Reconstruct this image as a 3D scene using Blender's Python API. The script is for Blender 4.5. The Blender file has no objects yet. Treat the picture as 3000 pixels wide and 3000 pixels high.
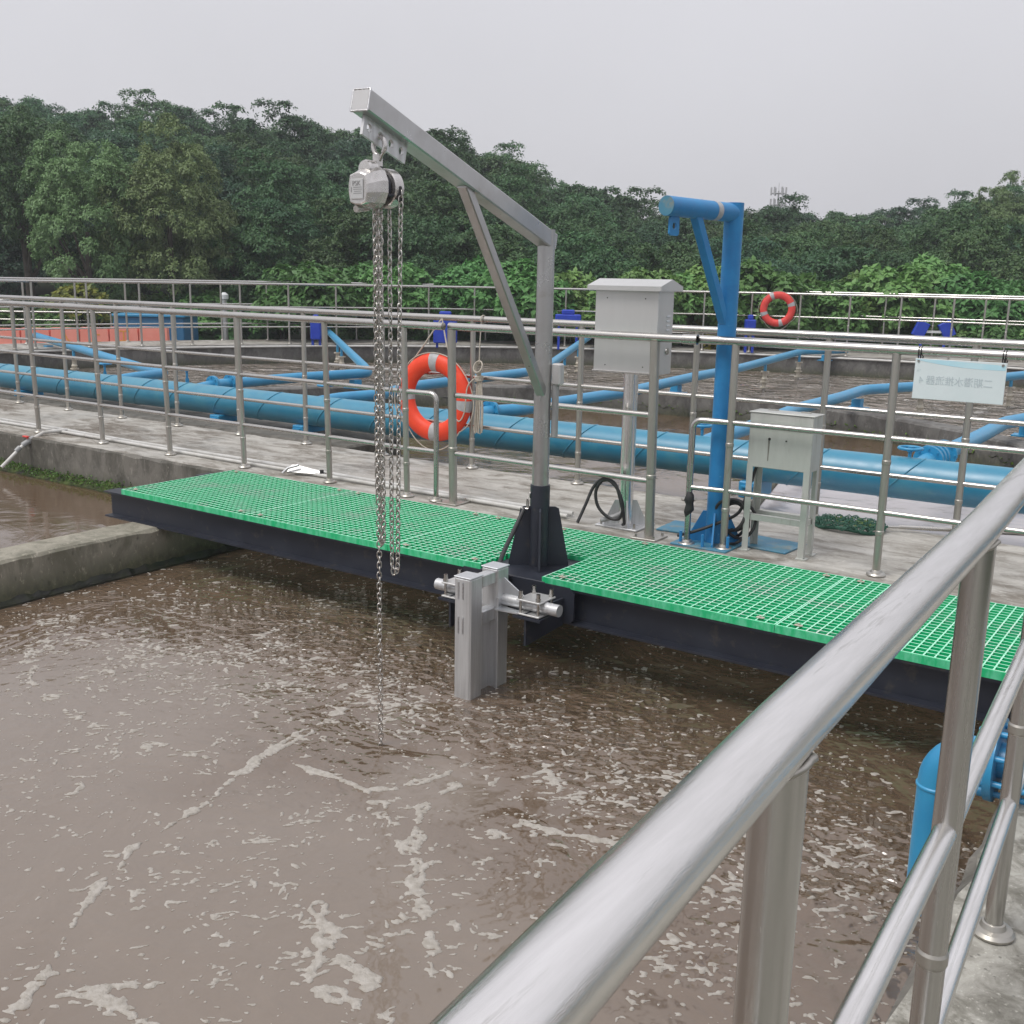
import bpy, bmesh, math, random
import numpy as np
from mathutils import Vector, Matrix
random.seed(11)
sc = bpy.context.scene
COL = sc.collection
R = math.radians
# ------------------------------------------------------------------ camera
# X runs along the far walkway (to the right), Y across the channel (away), z = 0 is the walkway deck
HEAD, PITCH, ROLL = R(34.9), R(12.49), R(1.078)
fwd0 = Vector((-math.sin(HEAD), math.cos(HEAD), 0)); right0 = Vector((math.cos(HEAD), math.sin(HEAD), 0))
fw = fwd0 * math.cos(PITCH) - Vector((0, 0, math.sin(PITCH)))
upv = fwd0 * math.sin(PITCH) + Vector((0, 0, math.cos(PITCH)))
rt = right0 * math.cos(ROLL) + upv * math.sin(ROLL)
up2 = -right0 * math.sin(ROLL) + upv * math.cos(ROLL)
cam_d = bpy.data.cameras.new('camera'); cam = bpy.data.objects.new('camera', cam_d); COL.objects.link(cam)
cam.matrix_world = Matrix(((rt.x, up2.x, -fw.x, 0), (rt.y, up2.y, -fw.y, 0), (rt.z, up2.z, -fw.z, 1.55), (0, 0, 0, 1)))
cam_d.sensor_fit = 'HORIZONTAL'; cam_d.sensor_width = 36; cam_d.lens = 37.2
cam_d.clip_start = 0.05; cam_d.clip_end = 2000
sc.camera = cam
# ------------------------------------------------------------------ sky, sun, exposure
SUN_EL, SUN_AZ = R(58), R(200)
world = bpy.data.worlds.new('World'); sc.world = world; world.use_nodes = True
wn = world.node_tree; wn.nodes.clear()
wo = wn.nodes.new('ShaderNodeOutputWorld'); bg = wn.nodes.new('ShaderNodeBackground')
sky = wn.nodes.new('ShaderNodeTexSky'); sky.sky_type = 'NISHITA'; sky.sun_disc = False
sky.sun_elevation = SUN_EL; sky.sun_rotation = SUN_AZ; sky.dust_density = 6; sky.air_density = 1.5
hs = wn.nodes.new('ShaderNodeHueSaturation'); hs.inputs['Saturation'].default_value = 0.35
mx = wn.nodes.new('ShaderNodeMix'); mx.data_type = 'RGBA'; mx.inputs[0].default_value = 0.85
mx.inputs[7].default_value = (5.35, 5.3, 5.62, 1)          # the even cloud deck
wn.links.new(sky.outputs[0], hs.inputs['Color']); wn.links.new(hs.outputs[0], mx.inputs[6])
# an overcast dome grows brighter from the horizon to the zenith
tc = wn.nodes.new('ShaderNodeTexCoord'); sp_ = wn.nodes.new('ShaderNodeSeparateXYZ'); wn.links.new(tc.outputs['Generated'], sp_.inputs[0])
mr_ = wn.nodes.new('ShaderNodeMapRange'); mr_.inputs[3].default_value = 1.0; mr_.inputs[4].default_value = 1.65; wn.links.new(sp_.outputs[2], mr_.inputs[0])
cn = wn.nodes.new('ShaderNodeTexNoise'); cn.inputs['Scale'].default_value = 2.2; cn.inputs['Detail'].default_value = 4; wn.links.new(tc.outputs['Generated'], cn.inputs['Vector'])
cr = wn.nodes.new('ShaderNodeMapRange'); cr.inputs[1].default_value = .3; cr.inputs[2].default_value = .7; cr.inputs[3].default_value = .955; cr.inputs[4].default_value = 1.045; wn.links.new(cn.outputs['Fac'], cr.inputs[0])
cm_ = wn.nodes.new('ShaderNodeMath'); cm_.operation = 'MULTIPLY'; wn.links.new(mr_.outputs[0], cm_.inputs[0]); wn.links.new(cr.outputs[0], cm_.inputs[1])
vm = wn.nodes.new('ShaderNodeVectorMath'); vm.operation = 'SCALE'; wn.links.new(mx.outputs[2], vm.inputs[0]); wn.links.new(cm_.outputs[0], vm.inputs['Scale'])
wn.links.new(vm.outputs[0], bg.inputs[0]); bg.inputs[1].default_value = 0.1
wn.links.new(bg.outputs[0], wo.inputs[0])
sl = bpy.data.lights.new('sun', 'SUN'); so = bpy.data.objects.new('sun', sl); COL.objects.link(so)
sl.energy = 1.5; sl.angle = R(25); sl.color = (1, 0.97, 0.93)
sd = Vector((math.sin(SUN_AZ) * math.cos(SUN_EL), math.cos(SUN_AZ) * math.cos(SUN_EL), math.sin(SUN_EL)))
so.rotation_euler = sd.to_track_quat('Z', 'Y').to_euler()
sc.view_settings.view_transform = 'Standard'; sc.view_settings.look = 'None'
sc.view_settings.exposure = 0.3; sc.view_settings.gamma = 1.0
sc.view_settings.use_curve_mapping = False
sc.cycles.max_bounces = 8; sc.cycles.diffuse_bounces = 3; sc.cycles.glossy_bounces = 4
sc.cycles.transmission_bounces = 3; sc.cycles.transparent_max_bounces = 6
sc.cycles.use_denoising = True; sc.cycles.volume_bounces = 2

# ------------------------------------------------------------------ materials
def newmat(name):
    m = bpy.data.materials.new(name); m.use_nodes = True
    nt = m.node_tree; b = nt.nodes['Principled BSDF']
    return m, nt, b
def nd(nt, t, **kw):
    n = nt.nodes.new(t)
    for k, v in kw.items(): setattr(n, k, v)
    return n
def pos(nt, scale=(1, 1, 1)):
    g = nd(nt, 'ShaderNodeNewGeometry'); mp = nd(nt, 'ShaderNodeMapping')
    mp.inputs['Scale'].default_value = scale
    nt.links.new(g.outputs['Position'], mp.inputs['Vector']); return mp.outputs[0]
def noise(nt, vec, scale, detail=4, rough=0.55, dist=0):
    n = nd(nt, 'ShaderNodeTexNoise'); n.inputs['Scale'].default_value = scale
    n.inputs['Detail'].default_value = detail; n.inputs['Roughness'].default_value = rough
    n.inputs['Distortion'].default_value = dist
    nt.links.new(vec, n.inputs['Vector']); return n.outputs['Fac']
def ramp(nt, fac, p0, p1, c0=(0, 0, 0, 1), c1=(1, 1, 1, 1)):
    r = nd(nt, 'ShaderNodeValToRGB'); r.color_ramp.elements[0].position = p0; r.color_ramp.elements[1].position = p1
    r.color_ramp.elements[0].color = c0; r.color_ramp.elements[1].color = c1
    nt.links.new(fac, r.inputs[0]); return r.outputs[0]
def mixc(nt, fac, a, b):
    m = nd(nt, 'ShaderNodeMix', data_type='RGBA')
    for sock, v in ((0, fac), (6, a), (7, b)):
        if hasattr(v, 'is_linked') or hasattr(v, 'links'): nt.links.new(v, m.inputs[sock])
        else: m.inputs[sock].default_value = v if sock == 0 else (*v[:3], 1)
    return m.outputs[2]
def math_(nt, op, a, b=0.0):
    m = nd(nt, 'ShaderNodeMath', operation=op)
    for i, v in enumerate((a, b)):
        if hasattr(v, 'links'): nt.links.new(v, m.inputs[i])
        else: m.inputs[i].default_value = v
    return m.outputs[0]
def bump(nt, b, h, strength, dist=0.02):
    n = nd(nt, 'ShaderNodeBump'); n.inputs['Strength'].default_value = strength; n.inputs['Distance'].default_value = dist
    nt.links.new(h, n.inputs['Height']); nt.links.new(n.outputs[0], b.inputs['Normal']); return n
def simple(name, c1, c2=None, scale=8, rough=0.5, rough2=None, metal=0.0, bmp=0.0, bscale=60, stretch=(1, 1, 1), lo=0.35, hi=0.65, spec=0.5, c3=None, s3=2.0, lo3=0.55, hi3=0.75):
    m, nt, b = newmat(name)
    v = pos(nt, stretch)
    b.inputs['Metallic'].default_value = metal; b.inputs['Roughness'].default_value = rough
    b.inputs['Specular IOR Level'].default_value = spec
    if c2 is None: c2 = tuple(x * 0.8 for x in c1)
    f = noise(nt, v, scale, 5, 0.6)
    fr = ramp(nt, f, lo, hi)
    col = mixc(nt, fr, c1, c2)
    if c3:
        f3 = ramp(nt, noise(nt, v, s3, 6, 0.65), lo3, hi3)
        col = mixc(nt, f3, col, c3)
    nt.links.new(col, b.inputs['Base Color'])
    if rough2 is not None:
        mr = nd(nt, 'ShaderNodeMapRange'); mr.inputs[3].default_value = rough; mr.inputs[4].default_value = rough2
        nt.links.new(fr, mr.inputs[0]); nt.links.new(mr.outputs[0], b.inputs['Roughness'])
    if bmp: bump(nt, b, noise(nt, v, bscale, 4), bmp, 0.004)
    return m
M = {}
M['steel'] = simple('stainless_polished', (.56, .545, .52), (.47, .455, .43), 9, .2, .3, 1.0, .04, 150, lo=.3, hi=.7)
M['steel_post'] = simple('stainless_weathered', (.50, .485, .45), (.36, .34, .30), 7, .34, .5, .9, .06, 90, (1, 1, .25), lo=.35, hi=.7, c3=(.24, .18, .12), s3=11, lo3=.66, hi3=.8)
M['steel_front'] = simple('stainless_handrail', (.88, .86, .84), (.78, .76, .74), 9, .12, .26, 1.0, .10, 160, (12, .8, 12), lo=.35, hi=.65, c3=(.56, .54, .51), s3=5, lo3=.62, hi3=.72)
M['steel_post_front'] = simple('handrail_post', (.56, .55, .53), (.44, .43, .41), 6, .2, .32, 1.0, .05, 90, (6, 6, .25), lo=.35, hi=.7, c3=(.34, .30, .26), s3=3, lo3=.62, hi3=.8)
M['steel_raw'] = simple('steel_mill_finish', (.50, .50, .50), (.41, .40, .39), 3, .26, .36, .9, .03, 70, (2, 2, 2), lo=.3, hi=.75, c3=(.30, .25, .21), s3=1.5, lo3=.6, hi3=.8)
M['steel_tube'] = simple('galvanised_tube', (.64, .65, .66), (.47, .47, .47), 4, .34, .5, .65, .06, 60, (9, 9, .6), lo=.35, hi=.7, c3=(.32, .28, .24), s3=6, lo3=.62, hi3=.85)
M['weld'] = simple('weld_bead', (.62, .62, .63), (.45, .45, .45), 40, .3, .5, 1.0, .3, 200)
M['cabinet'] = simple('cabinet_sheet', (.62, .62, .61), (.55, .55, .54), 3, .32, .42, .6, .02, 200, (1, 1, .2))
M['cabinet2'] = simple('box_sheet', (.56, .57, .54), (.48, .49, .46), 4, .42, .5, .5, .02, 200, (3, 3, .6), c3=(.33, .33, .29), s3=7, lo3=.6, hi3=.8)
M['hoist'] = simple('hoist_casting', (.66, .64, .62), (.56, .54, .52), 18, .2, .3, .8, .05, 160)
M['chain'] = simple('chain_steel', (.60, .58, .55), (.42, .40, .37), 40, .22, .36, 1.0)
M['beam'] = simple('beam_paint', (.013, .016, .026), (.020, .024, .036), 5, .42, .55, 0, .05, 120, c3=(.050, .046, .042), s3=12, lo3=.58, hi3=.72)
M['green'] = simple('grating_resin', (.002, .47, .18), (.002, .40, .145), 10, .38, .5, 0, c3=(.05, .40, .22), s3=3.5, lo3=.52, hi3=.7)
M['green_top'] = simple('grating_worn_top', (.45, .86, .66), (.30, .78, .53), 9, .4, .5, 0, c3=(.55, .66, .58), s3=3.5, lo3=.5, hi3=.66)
M['pipe'] = simple('pipe_blue_paint', (.005, .17, .29), (.008, .195, .32), 5, .34, .46, 0, .04, 120, spec=.9, c3=(.05, .24, .32), s3=2.6, lo3=.5, hi3=.72)
M['pipe2'] = simple('branch_blue_paint', (.010, .22, .44), (.016, .26, .48), 8, .34, .46, 0, .05, 120, spec=.8)
M['davit_blue'] = simple('davit_blue_paint', (.008, .16, .40), (.014, .20, .46), 10, .45, .6, 0, .12, 90, c3=(.10, .33, .52), s3=24, lo3=.66, hi3=.72)
M['navy'] = simple('vivid_blue_paint', (.008, .035, .36), (.012, .05, .42), 8, .4, .5)
M['plate_blue'] = simple('worn_blue_plate', (.04, .18, .30), (.07, .22, .30), 14, .5, .65, 0, .1, 80, c3=(.17, .22, .22), s3=9, lo3=.5, hi3=.66)
M['orange'] = simple('lifebuoy_orange', (.80, .060, .016), (.74, .045, .012), 14, .5, .6, 0, .04, 200)
M['red2'] = simple('lifebuoy_red', (.68, .055, .045), (.60, .05, .04), 10, .5, .6)
M['band'] = simple('reflective_band', (.40, .40, .41), (.33, .33, .33), 40, .4, .5)
M['rope'] = simple('cotton_rope', (.52, .47, .40), (.40, .36, .30), 60, .85, bmp=.4, bscale=400)
M['black'] = simple('black_rubber', (.014, .014, .016), (.03, .03, .03), 20, .45, .6)
M['pvc'] = simple('pvc_conduit', (.60, .60, .58), (.48, .47, .44), 6, .4, .55, c3=(.3, .28, .25), s3=12, lo3=.6, hi3=.8)
M['pvc_grey'] = simple('pvc_grey', (.30, .31, .31), (.24, .24, .24), 6, .4, .5)
M['white'] = simple('white_panel', (.66, .68, .69), (.56, .58, .58), 4, .5, .6)
M['pink'] = simple('faded_red_barrier', (.85, .33, .26), (.80, .26, .20), 2.5, .5, .65)
M['yellow'] = simple('yellow_print', (.75, .34, .05), (.66, .28, .05), 20, .6)
M['tank_blue'] = simple('dark_blue_sheet', (.02, .13, .28), (.03, .16, .32), 3, .45, .55)
M['ochre'] = simple('flange_pale', (.50, .47, .40), (.38, .34, .27), 18, .55, .65)
M['streak'] = simple('dark_streak', (.16, .15, .13), (.22, .21, .19), 30, .6)
M['net'] = simple('net_green', (.012, .07, .045), (.03, .11, .07), 40, .7)
M['sign'] = simple('sign_back', (.66, .72, .74), (.60, .67, .69), 3, .3, .4, c3=(.5, .58, .6), s3=14, lo3=.66, hi3=.72)
M['sign_wave'] = simple('sign_wave', (.42, .66, .76), (.52, .70, .76), 7, .32, .42)
M['sign_text'] = simple('sign_show_through', (.43, .50, .53), (.50, .57, .6), 30, .35, .45)
M['plate_text'] = simple('embossed_text', (.22, .22, .22), (.3, .3, .3), 30, .4)
M['rust'] = simple('rust', (.22, .09, .03), (.14, .06, .025), 30, .8, bmp=.2)
M['trunk'] = simple('bark', (.055, .045, .035), (.09, .075, .06), 6, .9, bmp=.4, bscale=20)
M['soil'] = simple('undergrowth_soil', (.020, .028, .014), (.035, .045, .02), .6, .95)
M['slime'] = simple('black_slime', (.010, .010, .008), (.022, .026, .012), 14, .45, .7, bmp=.6, bscale=50)
M['moss'] = simple('moss', (.030, .045, .010), (.06, .085, .015), 12, .9, bmp=.6, bscale=60, c3=(.015, .014, .010), s3=5, lo3=.45, hi3=.6)

for k in ('pipe', 'pipe2', 'davit_blue'):
    b_ = M[k].node_tree.nodes['Principled BSDF']; b_.inputs['Sheen Weight'].default_value = .32 if k == 'pipe' else .18; b_.inputs['Sheen Roughness'].default_value = .45; b_.inputs['Sheen Tint'].default_value = (.65, .97, 1, 1)
def concrete(name, light, dark, stain, wet, stretch, moss_z=None, seed=0.0):
    m, nt, b = newmat(name)
    v0 = pos(nt); v = pos(nt, stretch)
    big = noise(nt, v0, .7 + seed * .1, 5, .6); mid = noise(nt, v, 4.5, 6, .68, .6); fine = noise(nt, v, 30, 6, .7)
    col = mixc(nt, ramp(nt, mid, .38, .64), light, dark)
    col = mixc(nt, ramp(nt, math_(nt, 'ADD', big, math_(nt, 'MULTIPLY', math_(nt, 'SUBTRACT', mid, .5), .6)), .47, .66), col, stain)
    vor = nd(nt, 'ShaderNodeTexVoronoi'); vor.inputs['Scale'].default_value = 17; nt.links.new(v, vor.inputs['Vector'])
    pits = ramp(nt, math_(nt, 'ADD', vor.outputs['Distance'], math_(nt, 'MULTIPLY', fine, .5)), .30, .42)
    col = mixc(nt, math_(nt, 'MULTIPLY', math_(nt, 'SUBTRACT', 1.0, pits), .55), col, tuple(x * .45 for x in dark))
    fl = ramp(nt, fine, .58, .68)
    col = mixc(nt, math_(nt, 'MULTIPLY', fl, .75), col, tuple(min(1, x * 1.5) for x in light))
    if moss_z is not None:
        g = nd(nt, 'ShaderNodeNewGeometry'); sx = nd(nt, 'ShaderNodeSeparateXYZ'); nt.links.new(g.outputs['Position'], sx.inputs[0])
        h = math_(nt, 'ADD', sx.outputs[2], math_(nt, 'MULTIPLY', math_(nt, 'SUBTRACT', mid, .5), .35))
        mr = nd(nt, 'ShaderNodeMapRange'); mr.inputs[1].default_value = moss_z; mr.inputs[2].default_value = moss_z + .16
        mr.inputs[3].default_value = 1; mr.inputs[4].default_value = 0; nt.links.new(h, mr.inputs[0])
        col = mixc(nt, math_(nt, 'MULTIPLY', mr.outputs[0], .8), col, mixc(nt, ramp(nt, fine, .4, .6), (.028, .034, .014), (.075, .082, .035)))
    nt.links.new(col, b.inputs['Base Color'])
    w = ramp(nt, noise(nt, v0, 1.1, 4, .6), .48, .6)
    mr = nd(nt, 'ShaderNodeMapRange'); mr.inputs[3].default_value = .85; mr.inputs[4].default_value = wet
    nt.links.new(w, mr.inputs[0]); nt.links.new(mr.outputs[0], b.inputs['Roughness'])
    hh = math_(nt, 'ADD', math_(nt, 'MULTIPLY', pits, .6), fine)
    bump(nt, b, hh, .55, .006)
    return m
M['deck'] = concrete('deck_concrete', (.42, .405, .37), (.235, .22, .19), (.135, .115, .09), .4, (.7, 1.7, 1))
M['deck_near'] = concrete('near_deck_concrete', (.37, .36, .32), (.17, .16, .135), (.12, .115, .09), .55, (2.2, 2.2, 2.2), seed=2)
M['wall'] = concrete('tank_wall_concrete', (.165, .155, .135), (.085, .08, .068), (.06, .057, .045), .7, (1, 1, .5), moss_z=-.40)
M['wall2'] = concrete('dividing_wall_concrete', (.30, .28, .225), (.165, .155, .12), (.12, .115, .08), .7, (1, 1, .6), moss_z=-.44, seed=1)
M['wall_far'] = concrete('far_wall_concrete', (.17, .165, .155), (.10, .097, .09), (.075, .07, .065), .8, (1.2, 1.2, .6), moss_z=-.36, seed=3)

def leafmat(name, c1, c2, c3, trans=.25, rough=.5):
    m, nt, b = newmat(name)
    g = nd(nt, 'ShaderNodeNewGeometry'); oi = nd(nt, 'ShaderNodeObjectInfo')
    col = mixc(nt, g.outputs['Random Per Island'], c1, c2)
    hsv = nd(nt, 'ShaderNodeHueSaturation'); mh = nd(nt, 'ShaderNodeMapRange'); mh.inputs[3].default_value = .488; mh.inputs[4].default_value = .545; nt.links.new(oi.outputs['Random'], mh.inputs[0]); nt.links.new(mh.outputs[0], hsv.inputs['Hue'])
    mv = nd(nt, 'ShaderNodeMapRange'); mv.inputs[3].default_value = .72; mv.inputs[4].default_value = 1.25; r2 = math_(nt, 'FRACT', math_(nt, 'MULTIPLY', oi.outputs['Random'], 7.31)); nt.links.new(r2, mv.inputs[0]); nt.links.new(mv.outputs[0], hsv.inputs['Value'])
    nt.links.new(mixc(nt, math_(nt, 'MULTIPLY', oi.outputs['Random'], .5), col, c3), hsv.inputs['Color']); col = hsv.outputs[0]
    nt.links.new(col, b.inputs['Base Color']); b.inputs['Roughness'].default_value = rough
    b.inputs['Specular IOR Level'].default_value = .35
    t = nd(nt, 'ShaderNodeBsdfTranslucent'); nt.links.new(col, t.inputs[0])
    mxs = nd(nt, 'ShaderNodeMixShader'); mxs.inputs[0].default_value = trans
    out = nt.nodes['Material Output']
    nt.links.new(b.outputs[0], mxs.inputs[1]); nt.links.new(t.outputs[0], mxs.inputs[2]); nt.links.new(mxs.outputs[0], out.inputs[0])
    return m
M['leaf'] = leafmat('leaf_wood', (.042, .105, .038), (.100, .180, .060), (.042, .100, .055))
M['leaf_pale'] = leafmat('leaf_pale', (.15, .215, .080), (.22, .285, .11), (.17, .23, .10))
M['leaf_bush'] = leafmat('leaf_bush', (.105, .215, .055), (.185, .32, .090), (.13, .23, .08))
M['leaf_yellow'] = leafmat('leaf_yellow', (.30, .27, .04), (.14, .17, .04), (.22, .20, .05))
M['leaf_fringe'] = leafmat('leaf_fringe', (.07, .13, .02), (.14, .21, .035), (.10, .16, .03))

def watermat(name, body_a, body_b, ripple, rscale, calm=(), rough_spots=(), foam=None, rough=.08, base_amp=.09, ior=1.85):
    """brown water: body colour lighter where aerated water wells up (calm), wavelets stronger in rough_spots"""
    m, nt, b = newmat(name)
    v0 = pos(nt); big = noise(nt, v0, .9, 4, .6, .6)
    def spots(cs, wob):
        acc = None
        for (cx, cy, rr) in cs:
            d = nd(nt, 'ShaderNodeVectorMath', operation='DISTANCE'); nt.links.new(v0, d.inputs[0]); d.inputs[1].default_value = (cx, cy, -.48)
            mr = nd(nt, 'ShaderNodeMapRange', interpolation_type='SMOOTHSTEP'); mr.inputs[1].default_value = rr * 1.1; mr.inputs[2].default_value = rr * .45
            mr.inputs[3].default_value = 0; mr.inputs[4].default_value = 1
            nt.links.new(math_(nt, 'ADD', d.outputs['Value'], math_(nt, 'MULTIPLY', math_(nt, 'SUBTRACT', big, .5), rr * wob)), mr.inputs[0])
            acc = mr.outputs[0] if acc is None else math_(nt, 'MAXIMUM', acc, mr.outputs[0])
        return acc
    cm = spots(calm, .9) if calm else None
    cf = ramp(nt, big, .35, .68)
    if cm is not None: cf = math_(nt, 'ADD', math_(nt, 'MULTIPLY', cm, .85), math_(nt, 'MULTIPLY', cf, .15))
    col = mixc(nt, cf, body_a, body_b)
    silt = noise(nt, v0, 3.2, 6, .68, 1.4)
    col = mixc(nt, math_(nt, 'MULTIPLY', ramp(nt, silt, .45, .7), .12), col, tuple(min(1, x * 1.5) for x in body_b))
    mid = noise(nt, v0, rscale, 1.2, .4, .25); fine = noise(nt, v0, rscale * 2.3, 1.0, .4, .2); swell = noise(nt, v0, rscale * .3, 1.5, .5, .3)
    h = math_(nt, 'ADD', math_(nt, 'ADD', mid, math_(nt, 'MULTIPLY', fine, .38)), math_(nt, 'MULTIPLY', swell, 1.2))
    mask = ramp(nt, noise(nt, v0, 1.3, 4, .6, 1.0), .40, .62)
    if cm is not None: mask = math_(nt, 'MULTIPLY', mask, math_(nt, 'SUBTRACT', 1.0, math_(nt, 'MULTIPLY', cm, .75)))
    amp = math_(nt, 'ADD', math_(nt, 'MULTIPLY', mask, .5), base_amp)
    rs = spots(rough_spots, 1.0) if rough_spots else None
    if rs is not None: amp = math_(nt, 'ADD', amp, math_(nt, 'MULTIPLY', rs, 1.5))
    h = math_(nt, 'MULTIPLY', h, amp)
    b.inputs['Roughness'].default_value = rough; b.inputs['IOR'].default_value = ior
    if foam:
        fn = noise(nt, v0, foam[1], 6, .75, .6); fb = noise(nt, v0, foam[1] * .12, 3, .6)
        fm = ramp(nt, math_(nt, 'ADD', fn, math_(nt, 'MULTIPLY', math_(nt, 'SUBTRACT', fb, .5), .5)), foam[0], foam[0] + .06)
        col = mixc(nt, fm, col, (.50, .47, .43))
        mr = nd(nt, 'ShaderNodeMapRange'); mr.inputs[3].default_value = rough; mr.inputs[4].default_value = .7
        nt.links.new(fm, mr.inputs[0]); nt.links.new(mr.outputs[0], b.inputs['Roughness'])
        h = math_(nt, 'ADD', h, math_(nt, 'MULTIPLY', fm, .25))
    nt.links.new(col, b.inputs['Base Color'])
    bump(nt, b, h, 1.0, ripple)
    return m
M['water'] = watermat('channel_water', (.115, .078, .050), (.172, .136, .104), .027, 13.0,
    calm=((-4.3, 2.5, 1.2), (-3.6, 1.6, 1.3), (-2.6, 2.1, 1.0), (-1.9, 1.8, 1.0), (-2.5, 3.05, .35), (-1.2, 1.7, .9)),
    rough_spots=((-4.35, 4.15, .75), (-3.5, 4.1, .55), (-2.3, 3.95, .75), (-1.5, 3.7, .7), (-.95, 3.6, .5)))
M['water_side'] = watermat('side_water', (.105, .066, .038), (.12, .08, .05), .0022, 6.0, ior=2.1, base_amp=.2)
M['water_ring'] = watermat('ring_water', (.17, .135, .105), (.24, .21, .18), .20, 3.0, foam=(.60, 2.6), rough=.07, base_amp=.7, ior=1.75)
M['water_moat'] = watermat('moat_water', (.105, .068, .040), (.12, .082, .052), .006, 5.0, base_amp=.05, ior=1.6)
M['water_pool'] = watermat('still_pool_water', (.34, .315, .32), (.38, .355, .36), .004, 5.0, base_amp=.04, ior=1.6)  # pale lilac body colour imitates the bright sky reflection on this water
M['foam'] = simple('foam', (.40, .375, .34), (.30, .275, .24), 45, .7, .85, 0, .9, 160, spec=.3)

# ------------------------------------------------------------------ mesh helpers
WL = {}
class MB:
    def __init__(s): s.v = []; s.f = []; s.m = []; s.sm = []
    def add(s, vs, fs, mat=0, smooth=False):
        o = len(s.v); s.v += [tuple(x) for x in vs]
        for f in fs: s.f.append([i + o for i in f]); s.m.append(mat); s.sm.append(smooth)
        return s
    def box(s, c, size, mat=0, rot=None, bev=0.0):
        hx, hy, hz = (x / 2 for x in size); c = Vector(c)
        vs, fs = [], []
        if not bev:
            vs = [Vector((x, y, z)) for x in (-hx, hx) for y in (-hy, hy) for z in (-hz, hz)]
            fs = [(0, 1, 3, 2), (4, 6, 7, 5), (0, 4, 5, 1), (2, 3, 7, 6), (0, 2, 6, 4), (1, 5, 7, 3)]
        else:
            idx = {}
            h = (hx, hy, hz)
            for sx in (-1, 1):
                for sy in (-1, 1):
                    for sz in (-1, 1):
                        for a in range(3):
                            p = [sx * (hx - bev), sy * (hy - bev), sz * (hz - bev)]
                            p[a] = (sx, sy, sz)[a] * h[a]
                            idx[(sx, sy, sz, a)] = len(vs); vs.append(Vector(p))
            for a in range(3):
                b1, b2 = [q for q in range(3) if q != a]
                for sg in (-1, 1):
                    q = []
                    for (u, w) in ((-1, -1), (1, -1), (1, 1), (-1, 1)):
                        k = [0, 0, 0]; k[a] = sg; k[b1] = u; k[b2] = w; q.append(idx[(*k, a)])
                    fs.append(q)
                for u in (-1, 1):
                    for w in (-1, 1):
                        k0 = [0, 0, 0]; k0[a] = -1; k0[b1] = u; k0[b2] = w; k1 = list(k0); k1[a] = 1
                        fs.append([idx[(*k0, b1)], idx[(*k1, b1)], idx[(*k1, b2)], idx[(*k0, b2)]])
            for sx in (-1, 1):
                for sy in (-1, 1):
                    for sz in (-1, 1): fs.append([idx[(sx, sy, sz, a)] for a in range(3)])
        if rot is not None: vs = [rot @ x for x in vs]
        return s.add([x + c for x in vs], fs, mat)
    def cyl(s, p0, p1, r, r1=None, seg=16, mat=0, cap=True):
        p0, p1 = Vector(p0), Vector(p1); r1 = r if r1 is None else r1
        d = (p1 - p0).normalized(); a = d.orthogonal().normalized(); b = d.cross(a)
        vs = []
        for p, rr in ((p0, r), (p1, r1)):
            for i in range(seg):
                t = 2 * math.pi * i / seg; vs.append(p + (a * math.cos(t) + b * math.sin(t)) * rr)
        s.add(vs, [(i, (i + 1) % seg, seg + (i + 1) % seg, seg + i) for i in range(seg)], mat, True)
        if cap:
            s.add(vs[:seg], [list(range(seg))[::-1]], mat); s.add(vs[seg:], [list(range(seg))], mat)
        return s
    def tube(s, pts, r, seg=10, mat=0, closed=False, cap=True):
        pts = [Vector(p) for p in pts]; n = len(pts); rs = r if isinstance(r, (list, tuple)) else [r] * n
        vs = []; a = None
        for i, p in enumerate(pts):
            if closed: d = (pts[(i + 1) % n] - pts[i - 1]).normalized()
            else: d = (pts[min(i + 1, n - 1)] - pts[max(i - 1, 0)]).normalized()
            if a is None: a = d.orthogonal().normalized()
            a = (a - d * a.dot(d)).normalized(); b = d.cross(a)
            for k in range(seg):
                t = 2 * math.pi * k / seg; vs.append(p + (a * math.cos(t) + b * math.sin(t)) * rs[i])
        fs = []
        for i in range(n if closed else n - 1):
            j = (i + 1) % n
            for k in range(seg): fs.append((i * seg + k, i * seg + (k + 1) % seg, j * seg + (k + 1) % seg, j * seg + k))
        s.add(vs, fs, mat, True)
        if cap and not closed:
            s.add(vs[:seg], [list(range(seg))[::-1]], mat); s.add(vs[-seg:], [list(range(seg))], mat)
        return s
    def prism(s, poly, o, ax, ay, thick, mat=0):
        o, ax, ay = Vector(o), Vector(ax).normalized(), Vector(ay).normalized(); az = ax.cross(ay) * thick / 2
        n = len(poly); base = [o + ax * x + ay * y for x, y in poly]
        vs = [p - az for p in base] + [p + az for p in base]
        return s.add(vs, [list(range(n))[::-1], list(range(n, 2 * n))] + [(i, (i + 1) % n, n + (i + 1) % n, n + i) for i in range(n)], mat)
    def lathe(s, c, axis, prof, seg=20, mat=0):
        c = Vector(c); d = Vector(axis).normalized(); a = d.orthogonal().normalized(); b = d.cross(a); n = len(prof)
        for j in range(n - 1):
            vs = []
            for (r, h) in prof[j:j + 2]:
                for i in range(seg):
                    t = 2 * math.pi * i / seg; vs.append(c + d * h + (a * math.cos(t) + b * math.sin(t)) * max(r, 1e-5))
            s.add(vs, [(i, (i + 1) % seg, seg + (i + 1) % seg, seg + i) for i in range(seg)], mat, True)
        return s
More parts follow.
